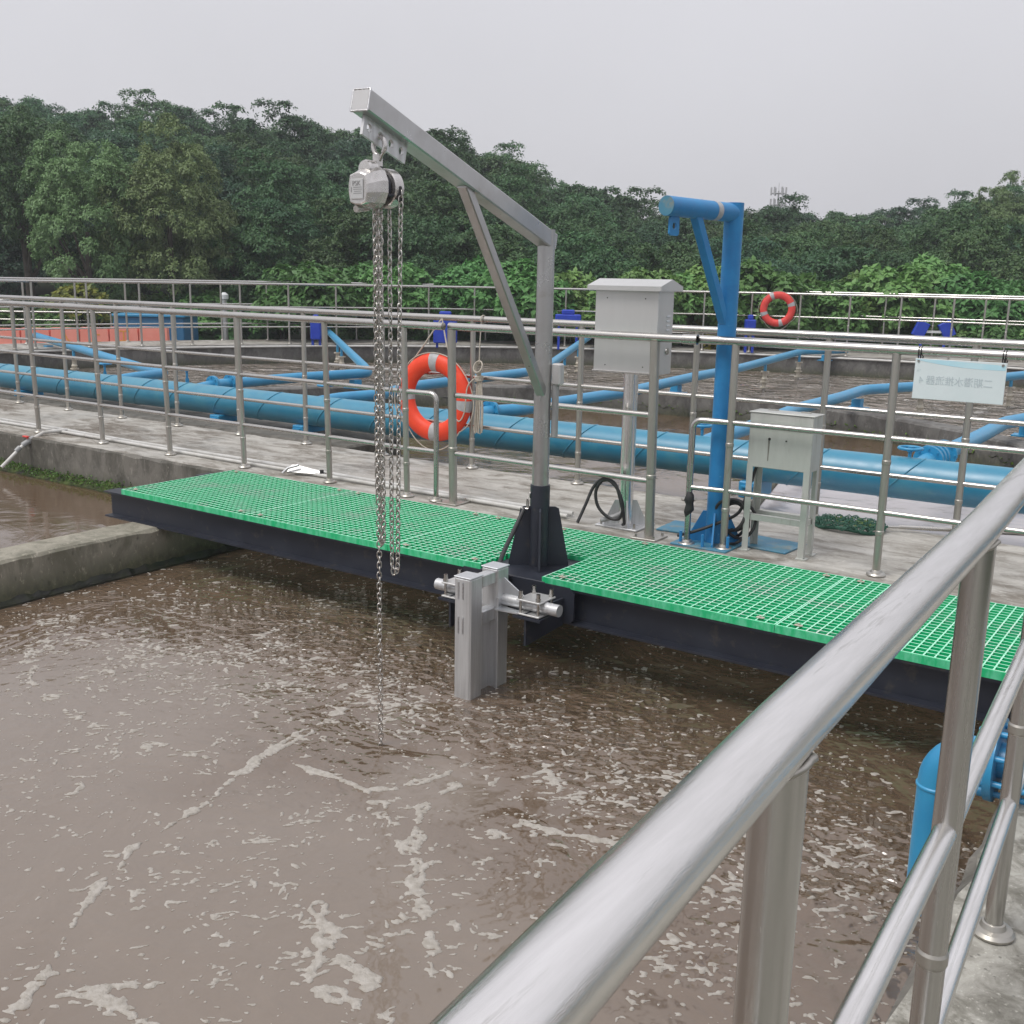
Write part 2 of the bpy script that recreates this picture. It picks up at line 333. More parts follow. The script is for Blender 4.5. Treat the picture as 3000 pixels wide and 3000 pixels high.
    def mesh(s, name, mats, off=Vector((0, 0, 0)), recalc=True, weld=False):
        me = bpy.data.meshes.new(name)
        me.from_pydata([(x[0] - off.x, x[1] - off.y, x[2] - off.z) for x in s.v], [], s.f)
        for m in mats: me.materials.append(M[m])
        me.polygons.foreach_set('material_index', s.m); me.polygons.foreach_set('use_smooth', s.sm)
        if recalc:
            bm = bmesh.new(); bm.from_mesh(me)
            if weld: bmesh.ops.remove_doubles(bm, verts=bm.verts, dist=1e-5)
            bmesh.ops.recalc_face_normals(bm, faces=bm.faces); bm.to_mesh(me); bm.free()
        me.update(); return me
    def build(s, name, mats, parent=None, **kw):
        if isinstance(mats, str): mats = [mats]
        off = WL[parent.name] if parent is not None else Vector((0, 0, 0))
        if parent is None and s.v:
            a = np.array(s.v); off = Vector((float(a[:, 0].mean()), float(a[:, 1].mean()), float(a[:, 2].min())))
        o = place(name, s.mesh(name, mats, off, kw.pop('recalc', True), kw.pop('weld', False)), None if parent else off, parent)
        if kw: tag(o, **kw)
        return o
def place(name, me, loc=None, parent=None):
    """link a mesh; with a parent the mesh (or loc) is given in the parent's frame"""
    o = bpy.data.objects.new(name, me); COL.objects.link(o)
    if parent is not None:
        o.parent = parent
        o.location = loc if loc is not None else (0, 0, 0)
        WL[o.name] = WL[parent.name] + Vector(o.location)
    else:
        o.location = loc if loc is not None else (0, 0, 0); WL[o.name] = Vector(o.location)
    return o
def at(name, me, wloc, parent):                       # shared mesh placed at a world position under a thing
    return place(name, me, Vector(wloc) - WL[parent.name], parent)
def tag(o, label=None, category=None, group=None, kind=None):
    for k, v in (('label', label), ('category', category), ('group', group), ('kind', kind)):
        if v: o[k] = v
    return o
def thing(name, loc, label, category, group=None):
    o = bpy.data.objects.new(name, None); COL.objects.link(o); o.location = loc; o.empty_display_size = .1
    WL[o.name] = Vector(loc); return tag(o, label, category, group)
def arc(c, r, a0, a1, n, z):
    return [(c[0] + r * math.cos(a0 + (a1 - a0) * i / n), c[1] + r * math.sin(a0 + (a1 - a0) * i / n), z) for i in range(n + 1)]
def smooth_path(pts, k=6):
    pts = [Vector(p) for p in pts]; out = []
    for i in range(len(pts) - 1):
        p0, p1, p2, p3 = pts[max(i - 1, 0)], pts[i], pts[i + 1], pts[min(i + 2, len(pts) - 1)]
        for j in range(k):
            t = j / k
            out.append(.5 * ((2 * p1) + (p2 - p0) * t + (2 * p0 - 5 * p1 + 4 * p2 - p3) * t * t + (3 * p1 - p0 - 3 * p2 + p3) * t ** 3))
    out.append(pts[-1]); return out
def text_mesh(name, s, size, mat, depth=.0006):
    cu = bpy.data.curves.new(name, 'FONT'); cu.body = s; cu.size = size; cu.extrude = depth; cu.align_x = 'CENTER'; cu.align_y = 'CENTER'
    cu.resolution_u = 3
    o = bpy.data.objects.new(name, cu); COL.objects.link(o)
    bpy.context.view_layer.update()
    me = bpy.data.meshes.new_from_object(o.evaluated_get(bpy.context.evaluated_depsgraph_get()))
    bpy.data.objects.remove(o); bpy.data.curves.remove(cu); me.materials.clear(); me.materials.append(M[mat]); return me
# ------------------------------------------------------------------ the setting
WZ, RZ = -.48, -.36
def rough_slab(x0, x1, y0, y1, z0, z1, step=.12, jit=.006, edges='yy', seed=1):
    """a slab swept along X (or Y) whose top arrises are chipped and uneven"""
    rnd = random.Random(seed); mb = MB(); n = max(2, int((x1 - x0) / step)); rings = []
    for i in range(n + 1):
        x = x0 + (x1 - x0) * i / n; j = lambda k=1.0: rnd.uniform(-jit, jit) * k
        b = .012 + abs(rnd.gauss(0, .008))
        rings.append([(x, y0, z0), (x, y0 + j(.6), z1 - .2 * (z1 - z0)), (x, y0 + j(), z1 - b), (x, y0 + b + j(), z1 + j(.2)), (x, y1 - b + j(), z1 + j(.2)), (x, y1 + j(), z1 - b), (x, y1 + j(.6), z1 - .2 * (z1 - z0)), (x, y1, z0)])
    k = 8
    vs = [p for r in rings for p in r]; top, side = [], []
    for i in range(n):
        for q in range(k):
            f = (i * k + q, i * k + (q + 1) % k, (i + 1) * k + (q + 1) % k, (i + 1) * k + q)
            (top if q == 3 else side).append(f)
    mb.add(vs, top, 0); o = len(mb.v) - len(vs)
    for f in side: mb.f.append([a + o for a in f]); mb.m.append(1); mb.sm.append(False)
    for ring in (0, n): mb.f.append([ring * k + q + o for q in range(k)]); mb.m.append(1); mb.sm.append(False)
    return mb
def swapxy(mb): mb.v = [(b, a, c) for a, b, c in mb.v]; return mb
rough_slab(-18, 6, 5.49, 6.97, -1.4, 0).build('walkway', ['deck', 'wall'], kind='structure')
swapxy(rough_slab(-5, 5.485, -.47, 3.2, -1.4, 0, seed=2)).build('near_walkway', ['deck_near', 'wall'], kind='structure')
dw = swapxy(rough_slab(-7, 5.486, -6.42, -6.11, -1.4, -.195, seed=3)).build('dividing_wall', ['wall2', 'wall2'], label='low mossy concrete wall dividing the channel under the bridge end', category='wall')
def sheet(name, pts, z, mat, sub=None):
    mb = MB(); mb.add([(x, y, z) for x, y in pts], [list(range(len(pts)))])
    return mb.build(name, mat, kind='structure')
sheet('water', [(-6.25, -7), (-.4, -7), (-.4, 5.6), (-6.25, 5.6)], WZ, 'water')
sheet('side_water', [(-20, -9), (-6.3, -9), (-6.3, 5.6), (-20, 5.6)], RZ, 'water_side')
PC, PR = (-6.21, 8.37), 5.55
BC, BR = (-5.41, 8.57), 14.05
moat = [(PC[0] - PR - .1, 6.9)] + [(p[0], p[1]) for p in arc(PC, PR + .1, math.pi, 0, 48, 0)] + [(PC[0] + PR + .1, 6.9)]
sheet('moat_water', moat, RZ, 'water_moat')
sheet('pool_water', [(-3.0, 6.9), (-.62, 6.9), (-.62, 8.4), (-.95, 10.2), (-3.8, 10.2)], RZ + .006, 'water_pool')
MB().box((-3.42, 8.55, -.52), (.09, 3.35, .38), 0, Matrix.Rotation(math.atan2(.8, 3.3), 3, 'Z'), .01).build('cross_wall', 'wall', label='thin low concrete cross wall at water level under the blue pipe behind the small box', category='wall')
mb = MB(); A = arc(PC, PR + .15, math.pi, 0, 48, RZ + .004); B_ = arc(BC, BR + .1, math.pi, 0, 48, RZ + .004)
A = [(A[0][0], 6.9, RZ + .004)] + A + [(A[-1][0], 6.9, RZ + .004)]; B_ = [(B_[0][0], 6.9, RZ + .004)] + B_ + [(B_[-1][0], 6.9, RZ + .004)]
mb.add(A + B_, [(i, i + 1, len(A) + i + 1, len(A) + i) for i in range(len(A) - 1)]); mb.build('ring_water', 'water_ring', kind='structure')
def ring_wall(c, r0, r1, z0, z1, a0, a1, n, mat_top, mat_side, seed):
    rnd = random.Random(seed); mb = MB(); rows = []
    for i in range(n + 1):
        a = a0 + (a1 - a0) * i / n; ca, sa = math.cos(a), math.sin(a); j = lambda: rnd.uniform(-.008, .008)
        rows.append([(c[0] + r * ca, c[1] + r * sa, z) for r, z in ((r0, z0), (r0 + j(), z1 - .025 + j()), (r0 + .025 + j(), z1), (r1, z1), (r1, z0))])
    vs = [p for r in rows for p in r]; k = 5
    mb.add(vs, [(i * k + 2, i * k + 3, (i + 1) * k + 3, (i + 1) * k + 2) for i in range(n)], 0)
    mb.add(vs, [(i * k + q, i * k + q + 1, (i + 1) * k + q + 1, (i + 1) * k + q) for i in range(n) for q in (0, 1, 3)], 1)
    return mb
ring_wall(PC, PR, PR + .28, -1.2, -.05, R(4), R(177), 90, 'wall_far', 'wall_far', 5).build('partition_wall', ['wall_far', 'wall_far'], label='curved concrete partition wall standing low behind the large blue pipe', category='wall')
ring_wall(BC, BR, BR + 1.75, -1.4, .05, R(4), R(176), 120, 'deck', 'wall_far', 6).build('ring_walkway', ['deck', 'wall_far'], kind='structure')
MB().box((-10.8, 8.05, -.62), (6.9, .85, .98), bev=.02).build('pipe_plinth', 'wall', label='low concrete plinth beneath the left half of the large blue pipe', category='plinth')
# land outside the tank
mb = MB(); mb.add([(-260, -260, -3.2), (260, -260, -3.2), (260, 260, -3.2), (-260, 260, -3.2)], [(0, 1, 2, 3)]); mb.build('ground', 'soil', kind='structure')
HILL= [[(-28.6,9.3,-1.3),(-26.5,10.8,-1.3),(-24.3,12.3,-1.3),(-22.1,13.8,-1.3),(-20.0,15.3,-1.3),(-17.8,16.8,-1.3),(-15.7,18.3,-1.3),(-13.5,19.8,-1.3),(-11.4,21.3,-1.3),(-9.2,22.8,-1.3),(-7.1,24.3,-1.3),(-4.9,25.8,-1.3),(-2.8,27.3,-1.3),(-0.6,28.8,-1.3)],[(-35.8,11.6,-0.5),(-33.1,13.5,-0.49),(-30.4,15.4,-0.49),(-27.7,17.3,-0.6),(-25.0,19.2,-0.6),(-22.3,21.0,-0.67),(-19.6,22.9,-0.71),(-16.9,24.8,-0.96),(-14.2,26.7,-1.18),(-11.5,28.5,-1.2),(-8.8,30.4,-1.21),(-6.2,32.3,-1.09),(-3.5,34.2,-1.01),(-0.8,36.0,-0.99)],[(-44.1,14.3,0.89),(-40.8,16.7,0.93),(-37.5,19.0,0.92),(-34.1,21.3,0.63),(-30.8,23.6,0.63),(-27.5,25.9,0.42),(-24.2,28.3,0.33),(-20.8,30.6,-0.36),(-17.5,32.9,-0.97),(-14.2,35.2,-1.03),(-10.9,37.5,-1.06),(-7.6,39.8,-0.73),(-4.3,42.1,-0.49),(-1.0,44.4,-0.45)],[(-53.7,17.4,2.48),(-49.6,20.3,2.54),(-45.6,23.1,2.53),(-41.5,25.9,2.04),(-37.5,28.7,2.03),(-33.4,31.6,1.68),(-29.4,34.4,1.51),(-25.3,37.2,0.32),(-21.3,40.0,-0.72),(-17.3,42.8,-0.83),(-13.2,45.6,-0.89),(-9.2,48.4,-0.31),(-5.2,51.2,0.09),(-1.2,54.0,0.16)],[(-66.8,21.7,4.66),(-61.8,25.2,4.77),(-56.7,28.7,4.74),(-51.7,32.2,3.98),(-46.6,35.8,3.96),(-41.6,39.3,3.4),(-36.6,42.8,3.14),(-31.5,46.3,1.26),(-26.5,49.8,-0.39),(-21.5,53.3,-0.56),(-16.5,56.8,-0.66),(-11.5,60.3,0.26),(-6.5,63.8,0.9),(-1.5,67.2,1.01)],[(-78.7,25.6,4.66),(-72.8,29.7,4.77),(-66.8,33.9,4.74),(-60.9,38.0,3.98),(-55.0,42.1,3.96),(-49.0,46.3,3.4),(-43.1,50.4,3.14),(-37.2,54.5,1.26),(-31.2,58.7,-0.39),(-25.3,62.8,-0.56),(-19.4,66.9,-0.66),(-13.5,71.0,0.26),(-7.6,75.1,0.9),(-1.7,79.3,1.01)],[(-107.4,34.8,1.4),(-99.2,40.5,1.43),(-91.1,46.2,1.42),(-83.0,51.8,1.19),(-74.9,57.5,1.19),(-66.8,63.1,1.02),(-58.8,68.7,0.94),(-50.7,74.4,0.38),(-42.6,80.0,-0.12),(-34.6,85.6,-0.17),(-26.5,91.2,-0.2),(-18.4,96.9,0.08),(-10.4,102.5,0.27),(-2.4,108.1,0.3)]]
nr, nc = len(HILL), len(HILL[0]); mb = MB()
mb.add([p for r in HILL for p in r], [(i * nc + j, i * nc + j + 1, (i + 1) * nc + j + 1, (i + 1) * nc + j) for i in range(nr - 1) for j in range(nc - 1)], 0, True)
mb.build('hillside', 'soil', kind='structure')

# ------------------------------------------------------------------ railings
def post_mesh(name, h, r, seg=18, mat='steel_post', base=True):
    mb = MB(); mb.cyl((0, 0, .0), (0, 0, h), r, seg=seg); return mb.mesh(name, [mat])
def flange_mesh(r):
    mb = MB(); mb.lathe((0, 0, 0), (0, 0, 1), [(r * .98, .004), (r * 2.35, .004), (r * 2.4, .010), (r * 2.1, .018), (r * 1.45, .022), (r * 1.25, .034), (r * 1.02, .036)], 20); return mb.mesh('base_flange', ['steel_post'])
def collar_mesh(r, h=.014, k=1.12):
    mb = MB(); mb.lathe((0, 0, 0), (0, 0, 1), [(r * .99, -h), (r * k, -h * .6), (r * k, h * .6), (r * .99, h)], 18); return mb.mesh('collar', ['steel_post'])
FL, CO = flange_mesh(.0215), collar_mesh(.0215)
PM = {}
def add_post(t, x, y, z0, h, r=.0215, mat='steel_post', lean=(0, 0), flange=True, collars=(.52, .2), seg=18):
    k = (round(h, 3), r, mat)
    if k not in PM: PM[k] = post_mesh('post', h, r, seg, mat)
    p = at('post', PM[k], (x, y, z0), t)
    p.rotation_euler = (-lean[1] / h, lean[0] / h, 0)
    s = r / .0215
    if flange:
        f = place('base_flange', FL, (0, 0, 0), p); f.scale = (s, s, 1)
    for c in collars:
        q = place('collar', CO, (0, 0, h * c), p); q.scale = (s, s, 1)
    return p
def rail_seg(t, name, p0, p1, r, mat='steel', seg=14):
    MB().cyl(p0, p1, r, seg=seg).build(name, mat, t)
FR = (.62, .29)
def railing(label, pts, z0=0, h=1.22, post_r=.0215, top_r=.0255, rail_r=.016, ext=(0, 0), lean=(0, 0), fr=FR, mats=('steel_post', 'steel', 'steel'), group=None, flange=True, skip=(), collars=(.52, .2), seg=14, low=False):
    t = thing('railing', (pts[0][0], pts[0][1], z0), label, 'railing', group)
    lv = Vector((lean[0], lean[1], 0)); P = [Vector((x, y, z0)) for x, y in pts]
    for i, p in enumerate(P):
        if i not in skip: add_post(t, p.x, p.y, z0, h - top_r * .6, post_r, mats[0], lean, flange, collars)
    T = [p + lv + Vector((0, 0, h)) for p in P]
    d0 = (T[0] - T[1]).normalized(); d1 = (T[-1] - T[-2]).normalized()
    T[0] = T[0] + d0 * ext[0]; T[-1] = T[-1] + d1 * ext[1]
    MB().tube(T, top_r, 20).build('top_rail', mats[1], t)
    levels = list(fr) + ([.03] if low else [])
    for f in levels:
        for i in range(len(P) - 1):
            a = P[i] + lv * f + Vector((0, 0, h * f)); b = P[i + 1] + lv * f + Vector((0, 0, h * f)); d = (b - a).normalized() * post_r * .8
            rail_seg(t, 'rail', a + d, b - d, rail_r, mats[2], seg)
    return t
def loop_end(t, p_from, p_to, z0, h, r=.016, fr=FR):
    """the rails turn down into a short post: the end loop of a railing"""
    a = Vector((p_from[0], p_from[1], z0 + h * fr[0])); b = Vector((p_to[0], p_to[1], z0 + h * fr[0]))
    d = (b - a).normalized(); rr = .05
    path = [a, b - d * rr] + [b - d * rr + d * rr * math.sin(x) + Vector((0, 0, -rr * (1 - math.cos(x)))) for x in (R(20), R(40), R(60), R(80))] + [b + Vector((0, 0, -rr)), Vector((b.x, b.y, z0 + .02))]
    MB().tube(path, r * 1.15, 14).build('end_loop', 'steel', t)
    at('base_flange', FL, (b.x, b.y, z0), t)
    a2 = Vector((a.x, a.y, z0 + h * fr[1])); b2 = Vector((b.x, b.y, z0 + h * fr[1])); rail_seg(t, 'rail', a2, b2, r)
LEAN = (-.016, -.011)
nl = railing('long stainless railing along the near edge of the walkway, left of the crane', [(-11.6, 5.70), (-10.6, 5.70), (-9.575, 5.70), (-8.548, 5.70), (-7.582, 5.70), (-6.636, 5.70), (-5.665, 5.69), (-4.876, 5.67)], lean=LEAN, ext=(1, .36))
loop_end(nl, (-4.876, 5.67), (-4.617, 5.68), 0, 1.22)
gt = thing('railing', (-4.487, 5.71, 0), 'two-post stainless railing panel on square base plates behind the steel crane', 'railing')
for x, y in ((-4.487, 5.71), (-2.929, 5.68)):
    p = add_post(gt, x, y, 0, 1.2, .029, 'steel_post', LEAN, False, (.32,))
    MB().box((x, y, .006), (.17, .17, .012), bev=.003).build('base_plate', 'steel_post', p)
    for dx in (-.06, .06):
        for dy in (-.06, .06): MB().cyl((x + dx, y + dy, .01), (x + dx, y + dy, .03), .008, seg=6).build('bolt', 'steel', p)
for f in FR: rail_seg(gt, 'rail', (-4.46, 5.705, 1.22 * f), (-2.955, 5.685, 1.22 * f), .0185)
MB().cyl((-4.52, 5.70, 1.22), (-2.72, 5.664, 1.22), .0255, seg=20).build('top_rail', 'steel', gt)
MB().lathe((-2.715, 5.664, 1.22), (1, 0, 0), [(.02, -.045), (.029, -.045), (.029, .045), (.02, .045)], 20).build('coupling', 'steel', gt)
nr_ = railing('stainless railing at the right with a hanging sign and an end loop', [(-2.448, 5.70), (-1.553, 5.70), (-.62, 5.70), (.35, 5.70)], ext=(.26, 2))
loop_end(nr_, (-2.448, 5.70), (-2.671, 5.67), 0, 1.22)
railing('stainless railing along the far edge of the walkway, in front of the blue pipe', [(-13.9, 6.86), (-12.9, 6.86), (-11.892, 6.86), (-10.899, 6.86), (-9.915, 6.86), (-8.976, 6.86), (-8.06, 6.88), (-7.156, 6.89), (-6.2, 6.89), (-5.222, 6.89), (-4.191, 6.88), (-3.246, 6.88), (-2.312, 6.88), (-1.414, 6.88), (-.5, 6.88), (.5, 6.88)], ext=(1, 2), mats=('steel_post', 'steel', 'steel'))
def polar(c, r, a): return (c[0] + r * math.cos(a), c[1] + r * math.sin(a))
railing('distant stainless railing on the inner edge of the ring walkway', [polar(BC, BR + .14, R(60 + i * 4.15)) for i in range(28)], z0=.05, h=1.27, ext=(.5, .5), collars=(.5,), seg=10)
railing('distant stainless railing on the outer edge of the ring walkway', [polar(BC, BR + 1.55, R(58 + i * 3.75)) for i in range(31)], z0=.05, h=1.30, ext=(.5, .5), collars=(.5,), seg=10)
MB().tube([(p[0], p[1], .01) for p in arc(BC, BR - .03, R(60), R(172), 60, 0)], .022, 8).build('pipe', 'pvc', label='thin pale pipe running along the lip of the far curved wall', category='pipe')
fg = [(-.211, -.12), (-.2556, .729), (-.2865, 1.563), (-.343, 2.583), (-.378, 3.5), (-.41, 4.4)]
fr_ = railing('close stainless handrail in the right foreground with a thick shiny top tube', fg, rail_r=.0175, mats=('steel_post_front', 'steel_front', 'steel_front'), ext=(.6, 1.0), collars=(.45,), seg=20)
for (x, y) in fg[1:]:
    rw = random.Random(int(y * 100)); MB().tube([(x + (.0225 + rw.uniform(0, .002)) * math.cos(a), y + (.0225 + rw.uniform(0, .002)) * math.sin(a), 1.197 + .006 * math.cos(2 * (a - R(3)))) for a in [2 * math.pi * k / 26 for k in range(26)]], .0034, 6, closed=True).build('weld_bead', 'steel_post', fr_)

# ------------------------------------------------------------------ blue pipes
def weld_ring(c, d, r):
    mb = MB(); mb.lathe(c, d, [(r, -.009), (r + .005, -.005), (r + .005, .005), (r, .009)], 28); return mb
PY = lambda x: 8.32 + (x + 1.563) * .0272 if x > -1.6 else 8.316 - (-1.563 - x) * .0270
tp = thing('blue_pipe', (-6, PY(-6), .1), 'large blue painted main pipe with spiral weld seams behind the walkway', 'pipe')
MB().tube([(x, PY(x), .10) for x in (-19, -14, -10, -6, -2, 2, 6)], .163, 40).build('pipe_body', 'pipe', tp)
for i in range(32):                                   # slanted weld seams
    xc = -18 + i * .76 + random.uniform(-.1, .1); tilt = .16
    pts = [(xc + tilt * math.sin(a), PY(xc) + .1645 * math.cos(a), .10 + .1645 * math.sin(a)) for a in [2 * math.pi * k / 36 for k in range(36)]]
    MB().tube(pts, .0055, 6, closed=True).build('weld_seam', 'pipe', tp)
for x in (-13.6, -9.72, -8.4, -3.3, 1.4):
    MB().box((x, PY(x), -.12), (.16, .34, .14), bev=.01).box((x, PY(x) - .17, -.09), (.10, .06, .012)).build('saddle', 'pipe2', tp)
BZ, BRr = .16, .068
def flange_pair(t, c, d, r, bolts=8, gap=.012):
    c, d = Vector(c), Vector(d).normalized()
    for s in (-1, 1):
        cc = c + d * s * gap
        mb = MB(); mb.cyl(cc - d * .009, cc + d * .009, r * 1.75, seg=28); mb.build('flange', 'pipe2', t)
    a = d.orthogonal().normalized(); b = d.cross(a); mb = MB()
    for k in range(bolts):
        u = a * math.cos(2 * math.pi * k / bolts) + b * math.sin(2 * math.pi * k / bolts)
        mb.cyl(c + u * r * 1.45 - d * (gap + .024), c + u * r * 1.45 + d * (gap + .024), .009, seg=6)
    mb.build('bolts', 'pipe2', t, kind='stuff')
def bend_path(pts, rad=.16):
    pts = [Vector(p) for p in pts]; out = [pts[0]]
    for i in range(1, len(pts) - 1):
        a = (pts[i - 1] - pts[i]); b = (pts[i + 1] - pts[i]); r = min(rad, a.length * .45, b.length * .45)
        p0 = pts[i] + a.normalized() * r; p2 = pts[i] + b.normalized() * r
        for k in range(6):
            q = k / 5; out.append(p0 * (1 - q) ** 2 + pts[i] * 2 * q * (1 - q) + p2 * q * q)
    return out + [pts[-1]]
def branch(label, pts, flange_at=None, supports=(), drops=(), wheel=None, r=BRr):
    t = thing('branch_pipe', (pts[0][0], pts[0][1], BZ), label, 'pipe', 'blue branch pipes')
    MB().tube(bend_path([(x, y, z) for x, y, z in pts]), r, 18).build('pipe_body', 'pipe2', t)
    if flange_at is not None:
        for (f, d) in flange_at: flange_pair(t, f, d, r)
    for (x, y) in supports:
        MB().box((x, y, (BZ - r - .05) / 2 - .01), (.12, .14, BZ - r + .04), bev=.005).box((x, y, -.04), (.26, .22, .014)).build('support', 'pipe2', t)
    for (x, y, zt) in drops:
        d = MB().cyl((x, y, zt), (x, y, zt - .16), .026, seg=10).build('drop_pipe', 'pipe2', t)
        mb = MB()
        for z in (zt - .16, zt - .34, zt - .44): mb.cyl((x, y, z), (x, y, z - .022), .075, seg=14)
        mb.cyl((x, y, zt - .16), (x, y, zt - .26), .04, seg=10).lathe((x, y, zt - .30), (0, 0, 1), [(.03, -.05), (.055, 0), (.03, .05)], 12).cyl((x, y, zt - .3), (x, y, zt - .44), .035, seg=10)
        mb.build('coupling', 'ochre', d)
        MB().cyl((x, y, zt - .44), (x, y, -.6), .026, seg=10).build('dip_tube', 'steel_post', d)
    if wheel:
        hand_wheel(t, *wheel)
    return t
def hand_wheel(t, x, y, z, s=1.0):
    w = MB(); w.tube([(x + .085 * s * math.cos(a), y + .085 * s * math.sin(a), z) for a in [2 * math.pi * k / 20 for k in range(20)]], .012 * s, 8, closed=True)
    for k in range(4): a = math.pi / 2 * k + .4; w.cyl((x, y, z - .01), (x + .083 * s * math.cos(a), y + .083 * s * math.sin(a), z), .008 * s, seg=6)
    w.cyl((x, y, z - .03), (x, y, z + .015), .02 * s, seg=10)
    o = w.build('hand_wheel', 'pipe2', t)
    MB().cyl((x, y, z - .26), (x, y, z - .02), .014, seg=8).lathe((x, y, z - .16), (0, 0, 1), [(.055, -.05), (.05, -.03), (.022, .0), (.022, .05)], 12).build('valve_stem', 'pipe2', t)
z = BZ
branch('blue branch pipe at the far left bending back toward the red barriers', [(-12.2, 8.1, .12), (-12.25, 8.7, z), (-12.45, 9.35, z), (-13.26, 9.60, z), (-20.6, 12.35, z + .05)], supports=[(-19.6, 12.0)], drops=[(-17.4, 11.13, z)], wheel=(-12.6, 8.5, .33))
branch('blue branch pipe with a row of bolted flanges, rising behind the hanging chains', [(-10.55, 8.1, .12), (-10.75, 8.8, z), (-10.75, 10.1, z), (-10.58, 11.45, z), (-11.3, 12.15, z), (-17.6, 17.7, z + .12)], flange_at=[((-10.72, 8.75, z), (0, 1, 0)), ((-10.75, 9.05, z), (0, 1, 0))], supports=[(-10.6, 11.2)], drops=[(-15.4, 15.76, z), (-14.6, 15.05, z)], wheel=(-10.9, 8.5, .36))
branch('blue branch pipe passing behind the orange life ring and the steel crane', [(-8.6, 8.1, .12), (-8.60, 8.8, z), (-8.5, 9.4, z), (-8.88, 10.5, z), (-9.02, 13.2, z), (-9.25, 14.1, z), (-12.8, 21.5, z + .14)], supports=[(-9.0, 13.9)], drops=[(-10.4, 16.5, z), (-11.4, 18.6, z)], wheel=(-8.35, 8.35, .36))
branch('blue branch pipe passing behind the grey cabinet and the blue davit', [(-6.6, 8.2, .12), (-6.6, 9.0, z), (-6.45, 9.4, z), (-6.52, 10.2, z), (-6.5, 11.8, z), (-6.85, 14.4, z), (-7.02, 16.6, z), (-7.71, 21.3, z + .02), (-7.3, 22.9, z)], flange_at=[((-6.6, 9.02, z), (0, 1, 0))], supports=[(-6.9, 14.0), (-7.55, 22.3)], drops=[(-7.23, 18.2, z), (-7.6, 20.9, z)])
branch('blue branch pipe bending over the partition wall behind the small box', [(-3.95, 8.2, .12), (-3.95, 8.9, z), (-4.0, 9.8, z), (-4.2, 11.5, z), (-4.24, 13.3, z), (-4.26, 14.2, z + .02), (-3.9, 15.5, z), (-3.0, 19.3, z)], supports=[(-4.26, 14.0)], drops=[(-3.86, 15.6, z), (-3.2, 18.4, z)], wheel=(-3.85, 8.36, .34))
branch('blue branch pipe with a ribbed flange coupling at the right', [(-2.1, 8.2, .12), (-2.1, 9.0, z), (-2.08, 10.7, z), (-2.1, 12.0, z), (-1.9, 12.9, z), (-.5, 16, z)], flange_at=[((-2.09, 9.35, z), (0, 1, 0)), ((-2.1, 9.12, z), (0, 1, 0)), ((-2.1, 9.02, z), (0, 1, 0)), ((-2.1, 8.92, z), (0, 1, 0))], supports=[(-2.0, 12.7)], wheel=(-2.1, 8.33, .33))
# elbow pipe under the foreground handrail
t = thing('elbow_pipe', (-.672, 3.40, WZ), 'bright blue flanged elbow pipe dipping into the water under the foreground handrail', 'pipe')
EY, EZ = 3.40, .105
path = [(2.2, EY, EZ), (-.547, EY, EZ)] + [(-.547 - .125 * math.sin(a), EY, EZ - .125 + .125 * math.cos(a)) for a in [R(x) for x in range(10, 91, 10)]] + [(-.672, EY, -.9)]
MB().tube(path, .057, 28).build('pipe_body', 'pipe2', t)
MB().lathe((-.672, EY, EZ - .14), (0, 0, 1), [(.057, -.007), (.0615, -.003), (.0615, .003), (.057, .007)], 28).build('weld_seam', 'pipe2', t)
for x in (-.505, -.435):
    MB().cyl((x - .012, EY, EZ), (x + .012, EY, EZ), .133, seg=40).build('flange', 'pipe2', t)
for k in range(8):
    a = 2 * math.pi * (k + .5) / 8; y, zz = EY + .108 * math.cos(a), EZ + .108 * math.sin(a)
    MB().cyl((-.555, y, zz), (-.39, y, zz), .010, seg=10).cyl((-.54, y, zz), (-.518, y, zz), .018, seg=6).build('bolt', 'pipe2', t)
# ------------------------------------------------------------------ bridge: beams and grating
t = thing('steel_beam_bridge', (-3.5, 4.95, -.2), 'black painted steel beam frame carrying the green grating over the water', 'beam')
def ibeam(x0, x1, yc, z1, h=.19, w=.13, tf=.012, tw=.012):
    mb = MB(); L_ = x1 - x0; xc = (x0 + x1) / 2
    mb.box((xc, yc, z1 - tf / 2), (L_, w, tf)).box((xc, yc, z1 - h + tf / 2), (L_, w, tf)).box((xc, yc, z1 - h / 2), (L_ - .002, tw, h - 2 * tf + .002))
    return mb
ibeam(-6.72, -.44, 4.525, -.009).build('front_beam', 'beam', t)
ibeam(-6.72, -.44, 5.34, -.009).build('rear_beam', 'beam', t)
for x in (-6.66, -5.2, -3.97, -3.3, -2.88, -1.64, -.52):
    MB().box((x, 4.93, -.10), (.06, .67, .10)).build('cross_member', 'beam', t)
MB().box((-3.10, 4.70, -.002), (.42, .50, .014), bev=.003).build('base_plate', 'beam', t)
# front bracket plates for the guide clamps
def ext(poly, x, y): pass
MB().prism([(-3.09, -.19), (-2.735, -.19), (-2.705, -.17), (-2.705, -.03), (-2.735, .0), (-3.09, .0)], (0, 4.452, 0), (1, 0, 0), (0, 0, 1), .012).build('bracket_plate', 'beam', t)
MB().prism([(4.10, -.055), (4.44, -.055), (4.44, -.20), (4.10, -.22)], (-2.77, 0, 0), (0, 1, 0), (0, 0, 1), .012).build('bracket_arm', 'beam', t)
MB().prism([(4.10, -.055), (4.44, -.055), (4.44, -.20), (4.10, -.22)], (-3.24, 0, 0), (0, 1, 0), (0, 0, 1), .012).build('bracket_arm', 'beam', t)
MB().prism([(-3.42, -.17), (-3.12, -.17), (-3.12, .0), (-3.42, .0)], (0, 4.452, 0), (1, 0, 0), (0, 0, 1), .012).build('bracket_plate', 'beam', t)
GZ, GD, GP, GT = .03, .038, .0455, .0066
